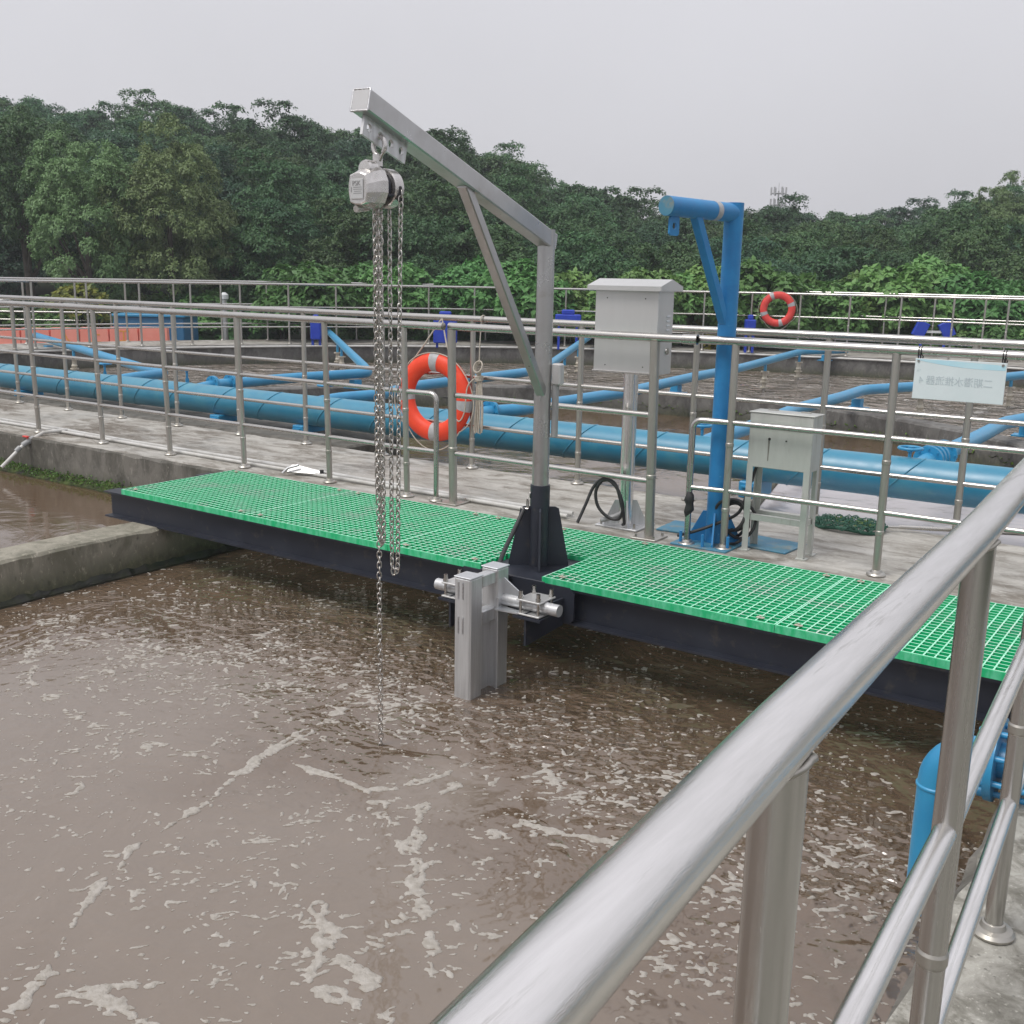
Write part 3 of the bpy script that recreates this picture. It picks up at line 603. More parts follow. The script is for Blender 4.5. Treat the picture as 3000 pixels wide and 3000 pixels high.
def grating(label, x0, x1, y0, y1, cut=None):
    th = thing('grating_panel', ((x0 + x1) / 2, (y0 + y1) / 2, GZ - GD), label, 'grating')
    mb = MB()
    def bar(a, b, horiz, pos_):
        if b - a < .02: return
        c = (a + b) / 2; L_ = b - a; zc = GZ - GD / 2
        zt = GZ - (.0 if horiz else .0006)
        w = GT / 2; wb = GT * .75 / 2
        if horiz: vs = [(a, pos_ - wb, GZ - GD), (a, pos_ + wb, GZ - GD), (a, pos_ - w, zt), (a, pos_ + w, zt), (b, pos_ - wb, GZ - GD), (b, pos_ + wb, GZ - GD), (b, pos_ - w, zt), (b, pos_ + w, zt)]
        else: vs = [(pos_ - wb, a, GZ - GD), (pos_ + wb, a, GZ - GD), (pos_ - w, a, zt), (pos_ + w, a, zt), (pos_ - wb, b, GZ - GD), (pos_ + wb, b, GZ - GD), (pos_ - w, b, zt), (pos_ + w, b, zt)]
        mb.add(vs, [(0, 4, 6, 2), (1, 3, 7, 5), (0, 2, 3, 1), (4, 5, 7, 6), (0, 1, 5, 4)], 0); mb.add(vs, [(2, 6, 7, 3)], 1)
    ny = int((y1 - y0) / GP); nx = int((x1 - x0) / GP)
    for i in range(ny + 1):
        y = y0 + GT / 2 + (y1 - y0 - GT) * i / ny
        if cut and y < cut[2]:
            bar(x0, cut[0], True, y); bar(cut[1], x1, True, y)
        else: bar(x0, x1, True, y)
    for i in range(nx + 1):
        x = x0 + GT / 2 + (x1 - x0 - GT) * i / nx
        if cut and cut[0] - .01 < x < cut[1] + .01: bar(cut[2], y1, False, x)
        else: bar(y0, y1, False, x)
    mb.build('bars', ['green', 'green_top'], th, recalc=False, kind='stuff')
    rim = MB()
    rim.box(((x0 + (cut[0] if cut else x1)) / 2, y0 - .003, GZ - GD / 2), ((cut[0] if cut else x1) - x0, .006, GD - .002), 0)
    if cut:
        if x1 - cut[1] > .03: rim.box(((x1 + cut[1]) / 2, y0 - .003, GZ - GD / 2), (x1 - cut[1], .006, GD - .002), 0)
        MB().box(((cut[0] + cut[1]) / 2, cut[2] - .003, GZ - GD / 2), (cut[1] - cut[0], .006, GD - .002), 0).build('edge_strip', 'green_edge', th)
    rim.build('edge_strip', 'green_edge', th)
    for x in (x0 + .09, x1 - .09):
        if cut and cut[0] < x < cut[1]: x = cut[0] - .08
        for yy in (y0 + .05, y1 - .05):
            MB().box((x, yy, GZ + .003), (.036, .022, .004), bev=.001).cyl((x, yy, GZ + .004), (x, yy, GZ + .012), .006, seg=6).build('clip', 'ochre', th)
    return th
M['green_edge'] = simple('grating_cut_edge', (.01, .42, .16), (.10, .53, .29), 22, .4, .5, 0, stretch=(1, 1, .3), lo=.42, hi=.58)
grating('green grating panel at the far left end of the bridge', -6.50, -5.2115, 4.46, 5.47)
grating('green grating panel second from the left end, behind the hanging chains', -5.2085, -3.9815, 4.46, 5.47)
grating('green grating panel notched around the base of the steel crane', -3.9785, -2.915, 4.46, 5.47, cut=(-3.31, -2.915, 4.93))
grating('green grating panel just right of the steel crane base', -2.909, -1.6415, 4.46, 5.47)
grating('green grating panel at the right end behind the foreground handrail', -1.6385, -.48, 4.46, 5.47)

# ------------------------------------------------------------------ steel crane with chain hoist
CX, CY = -3.105, 4.715
t = thing('davit_crane', (CX, CY, 0), 'bare steel davit crane with a sloping square arm, standing on a black gusseted base', 'crane')
MB().cyl((CX, CY, .40), (CX, CY, 1.795), .0455, seg=32).build('column', 'steel_raw', t)
sl_ = MB(); sl_.cyl((CX, CY, .005), (CX, CY, .455), .0535, seg=32, cap=False).lathe((CX, CY, .455), (0, 0, 1), [(.0535, 0), (.046, .001)], 32); sl_.build('sleeve', 'beam', t)
for k, a in enumerate((R(35), R(125), R(215), R(305))):
    d = Vector((math.cos(a), math.sin(a), 0))
    MB().prism([(.05, .006), (.165, .006), (.165, .02), (.105, .325), (.085, .335), (.05, .335)], (CX, CY, 0), d, (0, 0, 1), .010).build('gusset', 'beam', t)
tip = Vector((-2.905, 3.12, 2.192)); root_ = Vector((CX, CY, 1.745))
ad = (tip - root_).normalized(); side = ad.cross(Vector((0, 0, 1))).normalized(); upn = side.cross(ad).normalized()
rotm = Matrix((ad, side, upn)).transposed()
def armbox(a, b, w, h, mb, off=Vector((0, 0, 0)), bev=.006): mb.box((a + b) / 2 + off, ((b - a).length, w, h), 0, rotm, bev); return mb
arm = armbox(root_ - ad * .05, tip, .08, .085, MB()); arm.build('arm', 'steel_raw', t)
armbox(tip, tip + ad * .004, .076, .081, MB(), bev=.001).build('end_cap', 'steel_raw', t)
wb = MB()
for (a, b) in (((-1, -1), (1, -1)), ((1, -1), (1, 1)), ((1, 1), (-1, 1)), ((-1, 1), (-1, -1))):
    p = [tip + ad * .002 + side * .039 * (a[0] + (b[0] - a[0]) * i / 8) + upn * .0415 * (a[1] + (b[1] - a[1]) * i / 8) for i in range(9)]
    wb.tube(p, [.0035 + .0015 * (i % 2) for i in range(9)], 6)
wb.build('weld_bead', 'weld', t)
# brace
b0 = Vector((CX + (tip.x - CX) * .52, CY + (tip.y - CY) * .52, 1.745 + (2.192 - 1.745) * .52 - .035)); b1 = Vector((CX + .012, CY - .035, .965))
bd = (b1 - b0).normalized(); bs = bd.cross(Vector((0, 0, 1))).normalized(); bu = bs.cross(bd)
MB().box((b0 + b1) / 2, ((b1 - b0).length + .03, .05, .05), 0, Matrix((bd, bs, bu)).transposed(), .005).build('brace', 'steel_raw', t)
MB().tube([(CX + .014, CY - .046, 1.06 - .018 * i) for i in range(9)], [.005 + .002 * (i % 2) for i in range(9)], 6).build('weld_bead', 'weld', t)
# lug plate with four holes under the arm
def holed_strip(o, ax, ay, cells, w, h, hr, thick):
    mb = MB(); o, ax, ay = Vector(o), Vector(ax).normalized(), Vector(ay).normalized(); az = ax.cross(ay).normalized() * thick / 2; n = 24
    for c in range(cells):
        cc = o + ax * (c + .5) * w + ay * h / 2
        inner, outer = [], []
        for k in range(n):
            a = 2 * math.pi * k / n; ca, sa = math.cos(a), math.sin(a); m_ = max(abs(ca) / (w / 2), abs(sa) / (h / 2))
            inner.append(cc + (ax * ca + ay * sa) * hr); outer.append(cc + ax * ca / m_ + ay * sa / m_)
        vs = [p + az for p in inner] + [p + az for p in outer] + [p - az for p in inner] + [p - az for p in outer]
        fs = []
        for k in range(n):
            j = (k + 1) % n
            fs += [(k, j, n + j, n + k), (2 * n + j, 2 * n + k, 3 * n + k, 3 * n + j), (j, k, 2 * n + k, 2 * n + j), (n + k, n + j, 3 * n + j, 3 * n + k)]
        mb.add(vs, fs)
    return mb
lug0 = tip - ad * .03 - upn * .0425
holed_strip(lug0 - ad * .30, ad, -upn, 4, .075, .076, .0165, .012).build('lug_plate', 'steel_tube', t)
MB().box((CX + .10, CY + .055, .02), (.001, .001, .001)).v
t2 = thing('conduit_box', (CX + .06, CY + .03, .80), 'small pale grey switch box with a vertical conduit fixed behind the crane column', 'box')
bx, by = CX + .075, CY + .028
MB().box((bx, by, 1.055), (.055, .05, .115), bev=.008).build('box', 'cabinet', t2)
MB().cyl((bx - .012, by, .72), (bx - .012, by, 1.0), .019, seg=16).build('conduit', 'pvc_grey', t2)
# hoist
HX, HY, HZ = -2.932, 3.235, 1.885
t = thing('chain_hoist', (HX, HY, HZ - .09), 'shiny steel chain hoist with a name plate, hanging from the crane arm', 'hoist')
def octo(r, sq): return [(r * math.cos(a) * (1 if i % 2 else sq), r * math.sin(a) * (1 if i % 2 else sq)) for i, a in enumerate([2 * math.pi * k / 16 for k in range(16)])]
mb = MB(); NG = 12
def sect(dy, rx_, rz_, dx, dz, e=3.0):
    out = []
    for k in range(NG):
        a = 2 * math.pi * (k + .5) / NG; c_, s_ = math.cos(a), math.sin(a)
        q = (abs(c_) ** e + abs(s_) ** e) ** (-1 / e); out.append((HX + dx + rx_ * q * c_, HY + dy, HZ + dz + rz_ * q * s_))
    return out
rings = [sect(-.100, .046, .056, -.010, -.010, 4), sect(-.096, .051, .061, -.010, -.010, 4), sect(-.066, .062, .073, -.004, -.004, 3), sect(-.040, .070, .082, 0, 0, 2.4), sect(-.012, .072, .084, 0, 0, 2.2), sect(-.006, .067, .079, 0, 0, 2.2)]
vs = [p for r in rings for p in r]
mb.add(vs, [(i * NG + k, i * NG + (k + 1) % NG, (i + 1) * NG + (k + 1) % NG, (i + 1) * NG + k) for i in range(len(rings) - 1) for k in range(NG)], 0, False)
mb.add(rings[0], [list(range(NG))]); mb.add(rings[-1], [list(range(NG))])
mb.lathe((HX, HY - .055, HZ + .066), (0, 1, 0), [(.0, -.02), (.03, -.018), (.034, -.008), (.034, .03)], 16).cyl((HX - .03, HY - .09, HZ - .085), (HX - .03, HY - .02, HZ - .075), .014, seg=10)
mb.build('gear_housing', 'hoist', t)
pl = MB().box((HX - .012, HY - .102, HZ - .012), (.066, .005, .078), bev=.003).build('name_plate', 'band_light' if False else 'cabinet', t)
me = text_mesh('lettering', 'PSK', .026, 'plate_text'); o = place('lettering', me, Vector((HX - .012, HY - .1053, HZ + .008)) - WL[t.name], pl); o.location = Vector((HX - .012, HY - .1053, HZ + .008)) - WL[pl.name]; o.rotation_euler = (R(90), 0, 0)
ln = MB()
for i, w in enumerate((.044, .044, .036, .044)): ln.box((HX - .006, HY - .1053, HZ - .006 - i * .0075), (w, .0008, .0022))
ln.box((HX - .038, HY - .1053, HZ - .014), (.003, .0008, .018)); ln.build('small_print', 'plate_text', pl)
MB().cyl((HX, HY - .006, HZ), (HX, HY + .022, HZ), .055, seg=20).cyl((HX, HY - .006, HZ + .075), (HX, HY + .03, HZ + .075), .006, seg=8).cyl((HX + .06, HY - .006, HZ - .03), (HX + .06, HY + .03, HZ - .03), .006, seg=8).build('chain_wheel', 'beam', t)
wc = MB(); wc.lathe((HX, HY + .02, HZ), (0, 1, 0), [(.02, .008), (.071, .008), (.076, .012), (.076, .054), (.070, .062), (.02, .064)], 36); wc.build('hand_wheel_cover', 'hoist', t)
MB().box((HX + .0715, HY + .052, HZ - .022), (.016, .022, .064), bev=.006).build('chain_slot', 'black', t)
hk = MB()
hole = lug0 - ad * .1125 - upn * .038; hook_c = hole + Vector((0, 0, -.036))
hk.tube([hook_c + Vector((.030 * math.sin(a), 0, .036 * math.cos(a))) for a in [R(x) for x in range(-165, 146, 15)]], .0095, 10)
hk.cyl(hook_c + Vector((-.006, 0, -.034)), (HX, HY + .005, HZ + .105), .011, seg=10).cyl((HX, HY + .005, HZ + .08), (HX, HY + .005, HZ + .125), .020, seg=12)
hk.build('top_hook', 'hoist', t); MB().cyl(hook_c + Vector((.026, 0, -.020)), hook_c + Vector((.002, 0, -.055)), .006, seg=8).build('safety_latch', 'steel', t)
# chains made of links
def link_mesh(L_=.0305, w=.0090, r=.0030, seg=5):
    pts = []
    for k in range(5): a = -math.pi / 2 + math.pi * k / 4; pts.append((w * math.cos(a + math.pi / 2) * -1, 0, L_ / 2 - w + w * math.sin(a + math.pi / 2))) if False else None
    h = L_ / 2 - w
    pts = [(w * math.cos(a), 0, h + w * math.sin(a)) for a in [math.pi * k / 4 for k in range(5)]] + [(w * math.cos(a), 0, -h + w * math.sin(a)) for a in [math.pi + math.pi * k / 4 for k in range(5)]]
    mb = MB(); mb.tube(pts, r, seg, closed=True); return mb.mesh('link', ['chain'], recalc=True)
LM = link_mesh()
LP = .0230
def chain(t, path, start=0.0):
    """hang links along a polyline, alternating the plane of every second link"""
    path = [Vector(p) for p in path]; seglen = [(path[i + 1] - path[i]).length for i in range(len(path) - 1)]; tot = sum(seglen); n = int(tot / LP)
    for i in range(n):
        d = (i + .5) * LP; k = 0
        while k < len(seglen) - 1 and d > seglen[k]: d -= seglen[k]; k += 1
        dr = (path[k + 1] - path[k]).normalized(); p = path[k] + dr * d
        q = dr.to_track_quat('Z', 'Y').to_matrix() @ Matrix.Rotation((R(35) if i % 2 else R(125)) + random.uniform(-.25, .25), 3, 'Z')
        o = at('link', LM, p + Vector((random.uniform(-.001, .001), random.uniform(-.001, .001), 0)), t); o.rotation_euler = q.to_euler()
x0 = HX - .012
t = thing('load_chain', (x0, HY + .006, WZ), 'long bright load chain running from the hoist straight down into the water', 'chain')
chain(t, [(x0, HY + .006, HZ - .055), (x0, HY + .006, WZ - .03)])
t = thing('load_chain', (x0 + .02, HY + .012, .3), 'doubled loop of chain hanging tight beside the long load chain', 'chain')
chain(t, [(x0 + .026, HY + .002, HZ - .055), (x0 + .028, HY + .004, .46), (x0 + .012, HY + .012, .435), (x0 + .004, HY + .018, .46), (x0 + .004, HY + .018, HZ - .055)])
t = thing('load_chain', (x0 - .012, HY + .02, .5), 'slack third strand of chain at the left of the bundle under the hoist', 'chain')
chain(t, [(x0 - .014, HY + .014, HZ - .06), (x0 - .016, HY + .016, .62)])
t = thing('hand_chain', (HX + .07, HY + .05, .3), 'narrow hand chain loop at the right of the hoist ending above the beam', 'chain')
chain(t, [(HX + .079, HY + .05, HZ - .01), (HX + .078, HY + .05, HZ - .06), (HX + .062, HY + .04, .345), (HX + .052, HY + .04, .318), (HX + .040, HY + .04, .315), (HX + .030, HY + .04, .345), (HX + .024, HY + .045, HZ - .07)])

# ------------------------------------------------------------------ guide tubes hanging in the water
t = thing('guide_rail', (-2.99, 4.05, -1.2), 'pair of welded square grey guide tubes clamped to the beam, standing in the water', 'guide rail')
def sqtube(cx, cy, w, z0, z1, name):
    o = MB().box((cx, cy, (z0 + z1) / 2), (w, w, z1 - z0), bev=.008).build(name, 'steel_tube', t)
    MB().box((cx, cy, z1 + .003), (w + .004, w + .004, .006), bev=.002).build('cap', 'cap_bright', o); return o
M['cap_bright'] = simple('bright_cap', (.72, .74, .76), (.66, .68, .7), 10, .3, .4, .85)
sqtube(-2.99, 3.93, .10, -1.3, .135, 'tube'); sqtube(-2.99, 4.15, .10, -1.3, .139, 'tube')
for zc, h in ((.10, .06), (-.085, .065)):
    o = MB().box((-2.975, 4.04, zc), (.055, .125, h), bev=.004).build('tie', 'steel_tube', t)
    for y in (3.982, 4.098): MB().tube([(-2.946, y, zc - h / 2 + h * i / 7) for i in range(8)], [.004 + .0015 * (i % 2) for i in range(8)], 6).build('weld_bead', 'weld', o)
for x in (-3.012, -2.985):
    for z0 in (.115, -.06):
        MB().tube([(x, 3.879, z0 - .085 * i / 9) for i in range(10)], [.0032 + .0018 * (i % 2) for i in range(10)], 6).build('weld_bead', 'weld', t)
MB().box((-2.938, 4.095, -.45), (.02, .008, .9), bev=.002).build('fin', 'steel_tube', t)
MB().box((-2.99, 4.04, -.62), (.012, .13, 1.0)).build('web_plate', 'steel_tube', t)
for s, name in ((1, 'right'), (-1, 'left')):
    x0 = -2.99 + s * .05; xc = -2.99 + s * .235; zc = -.025
    b = MB().cyl((x0, 4.16, zc), (x0 + s * .33, 4.16, zc), .030, seg=24).build('clamp_bar', 'steel_tube', t)
    for zz, tri in ((.031, [(0, 0), (.14, 0), (0, .085)]),):
        MB().prism([(s * x, y) for x, y in tri], (x0, 4.16, zc + .026), (1, 0, 0), (0, 0, 1), .008).build('gusset', 'cap_bright', t)
    MB().prism([(0, 0), (s * .13, .015), (s * .13, .05), (0, .07)], (x0, 4.075, zc - .035), (1, 0, 0), (0, 1, 0), .008).build('gusset', 'cap_bright', t)
    for zz in (zc + .035, zc - .036):
        pl = MB().box((xc, 4.17, zz), (.135, .15, .009), bev=.002).build('clamp_plate', 'cabinet', t)
    for dx in (-.052, .052):
        for dy in (-.058, .058):
            bo = MB().cyl((xc + dx, 4.17 + dy, zc - .06), (xc + dx, 4.17 + dy, zc + .078), .0075, seg=10).cyl((xc + dx, 4.17 + dy, zc + .040), (xc + dx, 4.17 + dy, zc + .055), .0135, seg=6).cyl((xc + dx, 4.17 + dy, zc + .055), (xc + dx, 4.17 + dy, zc + .078), .0105, seg=10).build('bolt', 'steel', t)
    MB().box((xc, 4.17, zc - .05), (.16, .17, .012)).build('pad', 'beam', t)
# cable with shackle from the crane sleeve down to the guide tubes
t = thing('cable', (-3.15, 4.45, .1), 'thick black cable slung from the crane base down between the guide tubes', 'cable')
ring0 = Vector((CX - .035, CY - .04, .40))
MB().tube(smooth_path([ring0 + Vector((-.02, -.03, -.075)), (-3.155, 4.56, .24), (-3.115, 4.40, .145), (-3.08, 4.30, .08), (-3.05, 4.22, -.02), (-3.04, 4.05, -.2), (-3.045, 4.05, -.7)]), .0125, 12).build('cable_run', 'black', t)
MB().tube([ring0 + Vector((0, .008 * math.sin(a), .016 * math.cos(a))) for a in [2 * math.pi * k / 12 for k in range(12)]], .004, 6, closed=True).tube([ring0 + Vector((-.01 + .006 * math.sin(a), -.012, -.045 + .028 * math.cos(a))) for a in [2 * math.pi * k / 12 for k in range(12)]], .004, 6, closed=True).cyl(ring0 + Vector((-.035, -.03, -.075)), ring0 + Vector((.0, -.02, -.075)), .006, seg=8).build('shackle', 'steel', t)
# ------------------------------------------------------------------ life rings and rope
def life_ring(label, c, Ro, rt_, mat, yaw, band_angles):
    t = thing('life_ring', (c[0], c[1], c[2] - Ro), label, 'life ring')
    ex = Vector((math.cos(yaw), math.sin(yaw), 0)); ez = Vector((0, 0, 1)); ey = ez.cross(ex); c = Vector(c); Rm = Ro - rt_
    def pt(a, b, k=1.0): return c + (ex * math.cos(a) + ez * math.sin(a)) * (Rm + rt_ * k * math.cos(b)) + ey * rt_ * .72 * k * math.sin(b)
    n, m_ = 56, 18; mb = MB()
    mb.add([pt(2 * math.pi * i / n, 2 * math.pi * j / m_) for i in range(n) for j in range(m_)], [(i * m_ + j, i * m_ + (j + 1) % m_, ((i + 1) % n) * m_ + (j + 1) % m_, ((i + 1) % n) * m_ + j) for i in range(n) for j in range(m_)], 0, True)
    mb.build('ring', mat, t)
    for a0 in band_angles:
        k = 6; mb = MB(); w = .075 / Rm
        mb.add([pt(a0 - w / 2 + w * i / k, 2 * math.pi * j / m_, 1.025) for i in range(k + 1) for j in range(m_)], [(i * m_ + j, i * m_ + (j + 1) % m_, (i + 1) * m_ + (j + 1) % m_, (i + 1) * m_ + j) for i in range(k) for j in range(m_)], 0, True)
        mb.build('reflective_band', 'band', t)
    mb = MB(); aa = [R(45 + 90 * i) for i in range(5)]
    for i in range(4):
        pts = []
        for q in range(9):
            a = aa[i] + (aa[i + 1] - aa[i]) * q / 8; sag = math.sin(math.pi * q / 8)
            p = c + (ex * math.cos(a) + ez * math.sin(a)) * (Ro + .008 + .03 * sag) + Vector((0, 0, -.035 * sag)) - ey * .02; pts.append(p)
        mb.tube(smooth_path(pts, 2), .0045, 6)
    mb.build('grab_line', 'rope', t)
    return t
life_ring('orange life ring with grey bands hung on the walkway railing beside the crane', (-5.545, 6.80, .57), .365, .075, 'orange', R(3), [R(88), R(272), R(180), R(352)])
t = thing('hanging_rope', (-5.545, 6.83, .9), 'pale cord tying the orange life ring up to the railing', 'rope')
MB().tube([(-5.80, 6.79, .83), (-5.68, 6.81, .98), (-5.52, 6.83, 1.19), (-5.51, 6.85, 1.21)], .006, 8).tube([(-5.51, 6.85, 1.21), (-5.42, 6.80, 1.0), (-5.30, 6.76, .82)], .006, 8).build('cord', 'rope', t)
life_ring('red life ring with grey bands on the distant railing at right', (-8.68, BC[1] + 13.75, .99), .375, .078, 'red2', R(20), [R(115), R(20), R(200), R(285)])
# bundled throw rope
t = thing('rope_bundle', (-5.13, 6.82, .4), 'bundle of off-white throw rope knotted and hung on the post beside the life ring', 'rope')
rx, ry = -5.115, 6.835; mb = MB()
rr_ = random.Random(4)
for k in range(15):
    a = rr_.uniform(0, 6.28); q = .03 * math.sqrt(rr_.random()); ox, oy = q * math.cos(a), q * .6 * math.sin(a)
    mb.tube(smooth_path([(rx + ox * .5, ry + oy * .5, .80), (rx + ox * 1.2, ry + oy, .66), (rx + ox * 1.7 + rr_.uniform(-.008, .008), ry + oy * 1.4, .50), (rx + ox * 1.9 - .01, ry + oy * 1.5, .33 + rr_.uniform(-.03, .03))], 4), .0058, 6)
mb.build('strands', 'rope', t)
mb = MB()
for k in range(4):
    mb.tube([(rx + (.04 + .004 * k) * math.cos(a) * .8, ry + .02 * math.sin(a) - .006 * k, .83 + .045 * math.sin(a) + .006 * k) for a in [2 * math.pi * i / 14 for i in range(14)]], .006, 6, closed=True)
for k in range(4):
    mb.tube([(rx + .033 * math.cos(a), ry + .026 * math.sin(a), .735 + .011 * k + .006 * math.cos(a)) for a in [2 * math.pi * i / 12 for i in range(12)]], .0055, 6, closed=True)
mb.build('knot', 'rope', t)
mb = MB(); mb.tube([(rx, ry, .87), (rx + .002, ry, 1.0), (rx, ry + .02, 1.195)], .0045, 6).tube([(rx, ry + .045 + .031 * math.cos(a), 1.22 + .031 * math.sin(a)) for a in [2 * math.pi * i / 14 for i in range(14)]], .0055, 6, closed=True).tube(smooth_path([(rx - .02, ry - .02, .76), (rx - .08, ry - .05, .68), (rx - .10, ry - .06, .48), (rx - .15, ry - .07, .40), (rx - .2, ry - .07, .47)]), .0055, 6)
mb.build('hanger', 'rope', t)
# ------------------------------------------------------------------ control cabinet on a post
t = thing('control_cabinet', (-3.21, 5.88, 0), 'grey stainless control cabinet with a pitched roof on a shiny post', 'cabinet')
x0, x1, y0, y1, z0, z1 = -3.43, -2.99, 5.78, 5.98, .985, 1.49
MB().box(((x0 + x1) / 2, (y0 + y1) / 2, (z0 + z1) / 2), (x1 - x0, y1 - y0, z1 - z0), bev=.004).build('body', 'cabinet', t)
MB().prism([(-.145, 0), (.145, 0), (.145, .028), (0, .07), (-.145, .028)], ((x0 + x1) / 2, (y0 + y1) / 2, z1 - .004), (0, 1, 0), (0, 0, 1), x1 - x0 + .07).build('roof', 'cabinet', t)
MB().box(((x0 + x1) / 2, y0 - .006, z0 + .006), (x1 - x0 + .004, .022, .014), bev=.003).build('bottom_lip', 'steel', t)
for i in range(6):
    MB().box((x1 + .002, (y0 + y1) / 2 + .03, 1.335 - i * .027), (.008, .045, .011), bev=.003).build('louvre', 'white', t)
for zz in (1.44, 1.03):
    for xx in (x0 + .085, x1 - .09): MB().cyl((xx, y0 - .002, zz), (xx, y0 + .004, zz), .004, seg=8).build('screw', 'black', t)
MB().lathe((x1 + .001, (y0 + y1) / 2 + .03, 1.125), (1, 0, 0), [(.0, .008), (.02, .008), (.022, 0)], 16).build('lock', 'steel', t)
MB().cyl((-3.21, 5.88, .01), (-3.21, 5.88, z0), .046, seg=32).build('post', 'steel_front', t)
MB().box((-3.21, 5.88, .007), (.30, .26, .012), bev=.003).build('base_plate', 'steel_tube', t)
for a in (0, 90, 180, 270):
    d = Vector((math.cos(R(a + 35)), math.sin(R(a + 35)), 0))
    MB().prism([(.04, .012), (.135, .012), (.135, .03), (.07, .17), (.04, .17)], (-3.21, 5.88, 0), d, (0, 0, 1), .006).build('gusset', 'steel_tube', t)
for dx in (-.12, .12):
    for dy in (-.1, .1): MB().cyl((-3.21 + dx, 5.88 + dy, .01), (-3.21 + dx, 5.88 + dy, .045), .008, seg=6).build('bolt', 'steel', t)
t = thing('cable', (-3.24, 5.76, 0), 'black cable coiled in a loop hanging on the railing by the cabinet post', 'cable')
MB().tube(smooth_path([(-3.40, 5.60, .04), (-3.375, 5.65, .15), (-3.34, 5.69, .27), (-3.27, 5.70, .325), (-3.19, 5.71, .28), (-3.145, 5.72, .17), (-3.17, 5.73, .08), (-3.24, 5.72, .075), (-3.31, 5.70, .14), (-3.325, 5.69, .24), (-3.28, 5.70, .315), (-3.20, 5.71, .30), (-3.15, 5.72, .16), (-3.14, 5.74, .06), (-3.17, 5.78, .03)], 8), .0105, 10).build('cable_run', 'black', t)
MB().tube(smooth_path([(-3.30, 5.72, .05), (-3.24, 5.76, .07), (-3.19, 5.80, .10)], 6), .016, 10).build('flexible_conduit', 'pvc_grey', t)
# ------------------------------------------------------------------ small box on angle-iron legs
t = thing('junction_box', (-2.17, 5.85, 0), 'small streaked steel junction box on four angle-iron legs', 'box')
x0, x1, y0, y1, z0, z1 = -2.36, -1.985, 5.765, 5.92, .504, .82
MB().box(((x0 + x1) / 2, (y0 + y1) / 2, (z0 + z1) / 2), (x1 - x0, y1 - y0, z1 - z0), bev=.004).build('body', 'cabinet2', t)
MB().box(((x0 + x1) / 2, (y0 + y1) / 2, z1 + .003), (x1 - x0 + .012, y1 - y0 + .012, .006), bev=.002).build('lid', 'cabinet2', t)
MB().box(((x0 + x1) / 2, y0 - .0015, z1 - .085), (x1 - x0 - .006, .003, .003)).build('fold', 'cabinet', t)
for x in (x0 + .09, x1 - .09): MB().box((x, y1 - .03, z1 + .010), (.06, .012, .006)).build('hinge', 'steel', t)
for x, zz, r in ((-2.235, .675, .008), (-2.135, .672, .005)): MB().cyl((x, y0 - .003, zz), (x, y0 + .004, zz), r, seg=10).build('hole', 'black', t)
MB().prism([(-.006, 0), (.006, 0), (.004, -.06), (.002, -.12), (-.003, -.12), (-.004, -.05)], (-2.237, y0 - .001, .668), (1, 0, 0), (0, 0, 1), .0012).build('rust_streak', 'streak', t)
M_legs = [(x0 + .012, y0 + .012, 1, 1), (x1 - .012, y0 + .012, -1, 1), (x0 + .012, y1 - .012, 1, -1), (x1 - .012, y1 - .012, -1, -1)]
for x, y, sx, sy in M_legs:
    MB().box((x + sx * .006, y - sy * .010, z0 / 2 + .01), (.036, .005, z0 + .01)).box((x - sx * .010, y + sy * .0075, z0 / 2 + .01), (.005, .030, z0 + .01)).box((x, y, .004), (.06, .06, .006)).build('leg', 'cabinet2', t)
for y in (y0 + .012, y1 - .012): MB().box(((x0 + x1) / 2, y, .205), (x1 - x0 - .05, .005, .034)).box(((x0 + x1) / 2, y + .012, .221), (x1 - x0 - .05, .026, .004)).build('stretcher', 'cabinet2', t)
for x in (x0 + .012, x1 - .012): MB().box((x, (y0 + y1) / 2, .205), (.005, y1 - y0 - .04, .034)).build('stretcher', 'cabinet2', t)
# ------------------------------------------------------------------ old blue davit
DX, DY = -2.555, 5.805
t = thing('davit_crane', (DX, DY, 0), 'old blue painted pipe davit with a short stub arm beside the cabinet', 'crane')
MB().cyl((DX, DY, .0), (DX, DY, 1.985), .054, seg=28).build('column', 'davit_blue', t)
e = Vector((-2.672, 5.20, 1.935)); s0 = Vector((DX, DY, 1.93))
MB().cyl(s0, e, .052, seg=28).build('arm', 'davit_blue', t)
dd = (e - s0).normalized()
MB().cyl(e, e + dd * .004, .051, seg=28).build('end_cap', 'plate_blue', t)
MB().cyl(s0 + dd * .17, s0 + dd * .215, .0528, seg=28, cap=False).build('worn_band', 'band', t)
lp = MB(); lc = e - dd * .07 + Vector((0, 0, -.05)); holed_strip(lc - dd * .04 , dd, Vector((0, 0, -1)), 1, .08, .10, .018, .012).build('lug', 'davit_blue', t)
b0 = s0 + dd * .36 + Vector((0, 0, -.03)); b1 = Vector((DX + dd.x * .04, DY + dd.y * .04, 1.33)); bd = (b1 - b0).normalized(); bs = bd.cross(Vector((0, 0, 1))).normalized(); bu = bs.cross(bd)
MB().box((b0 + b1) / 2, ((b1 - b0).length + .02, .05, .05), 0, Matrix((bd, bs, bu)).transposed(), .004).build('brace', 'davit_blue', t)
MB().box((DX - .02, DY - .02, .006), (.36, .34, .012), bev=.003).build('base_plate', 'plate_blue', t)
for a in (20, 110, 200, 290):
    d = Vector((math.cos(R(a)), math.sin(R(a)), 0))
    MB().prism([(.045, .012), (.16, .012), (.16, .03), (.075, .20), (.045, .20)], (DX, DY, 0), d, (0, 0, 1), .010).build('gusset', 'davit_blue', t)
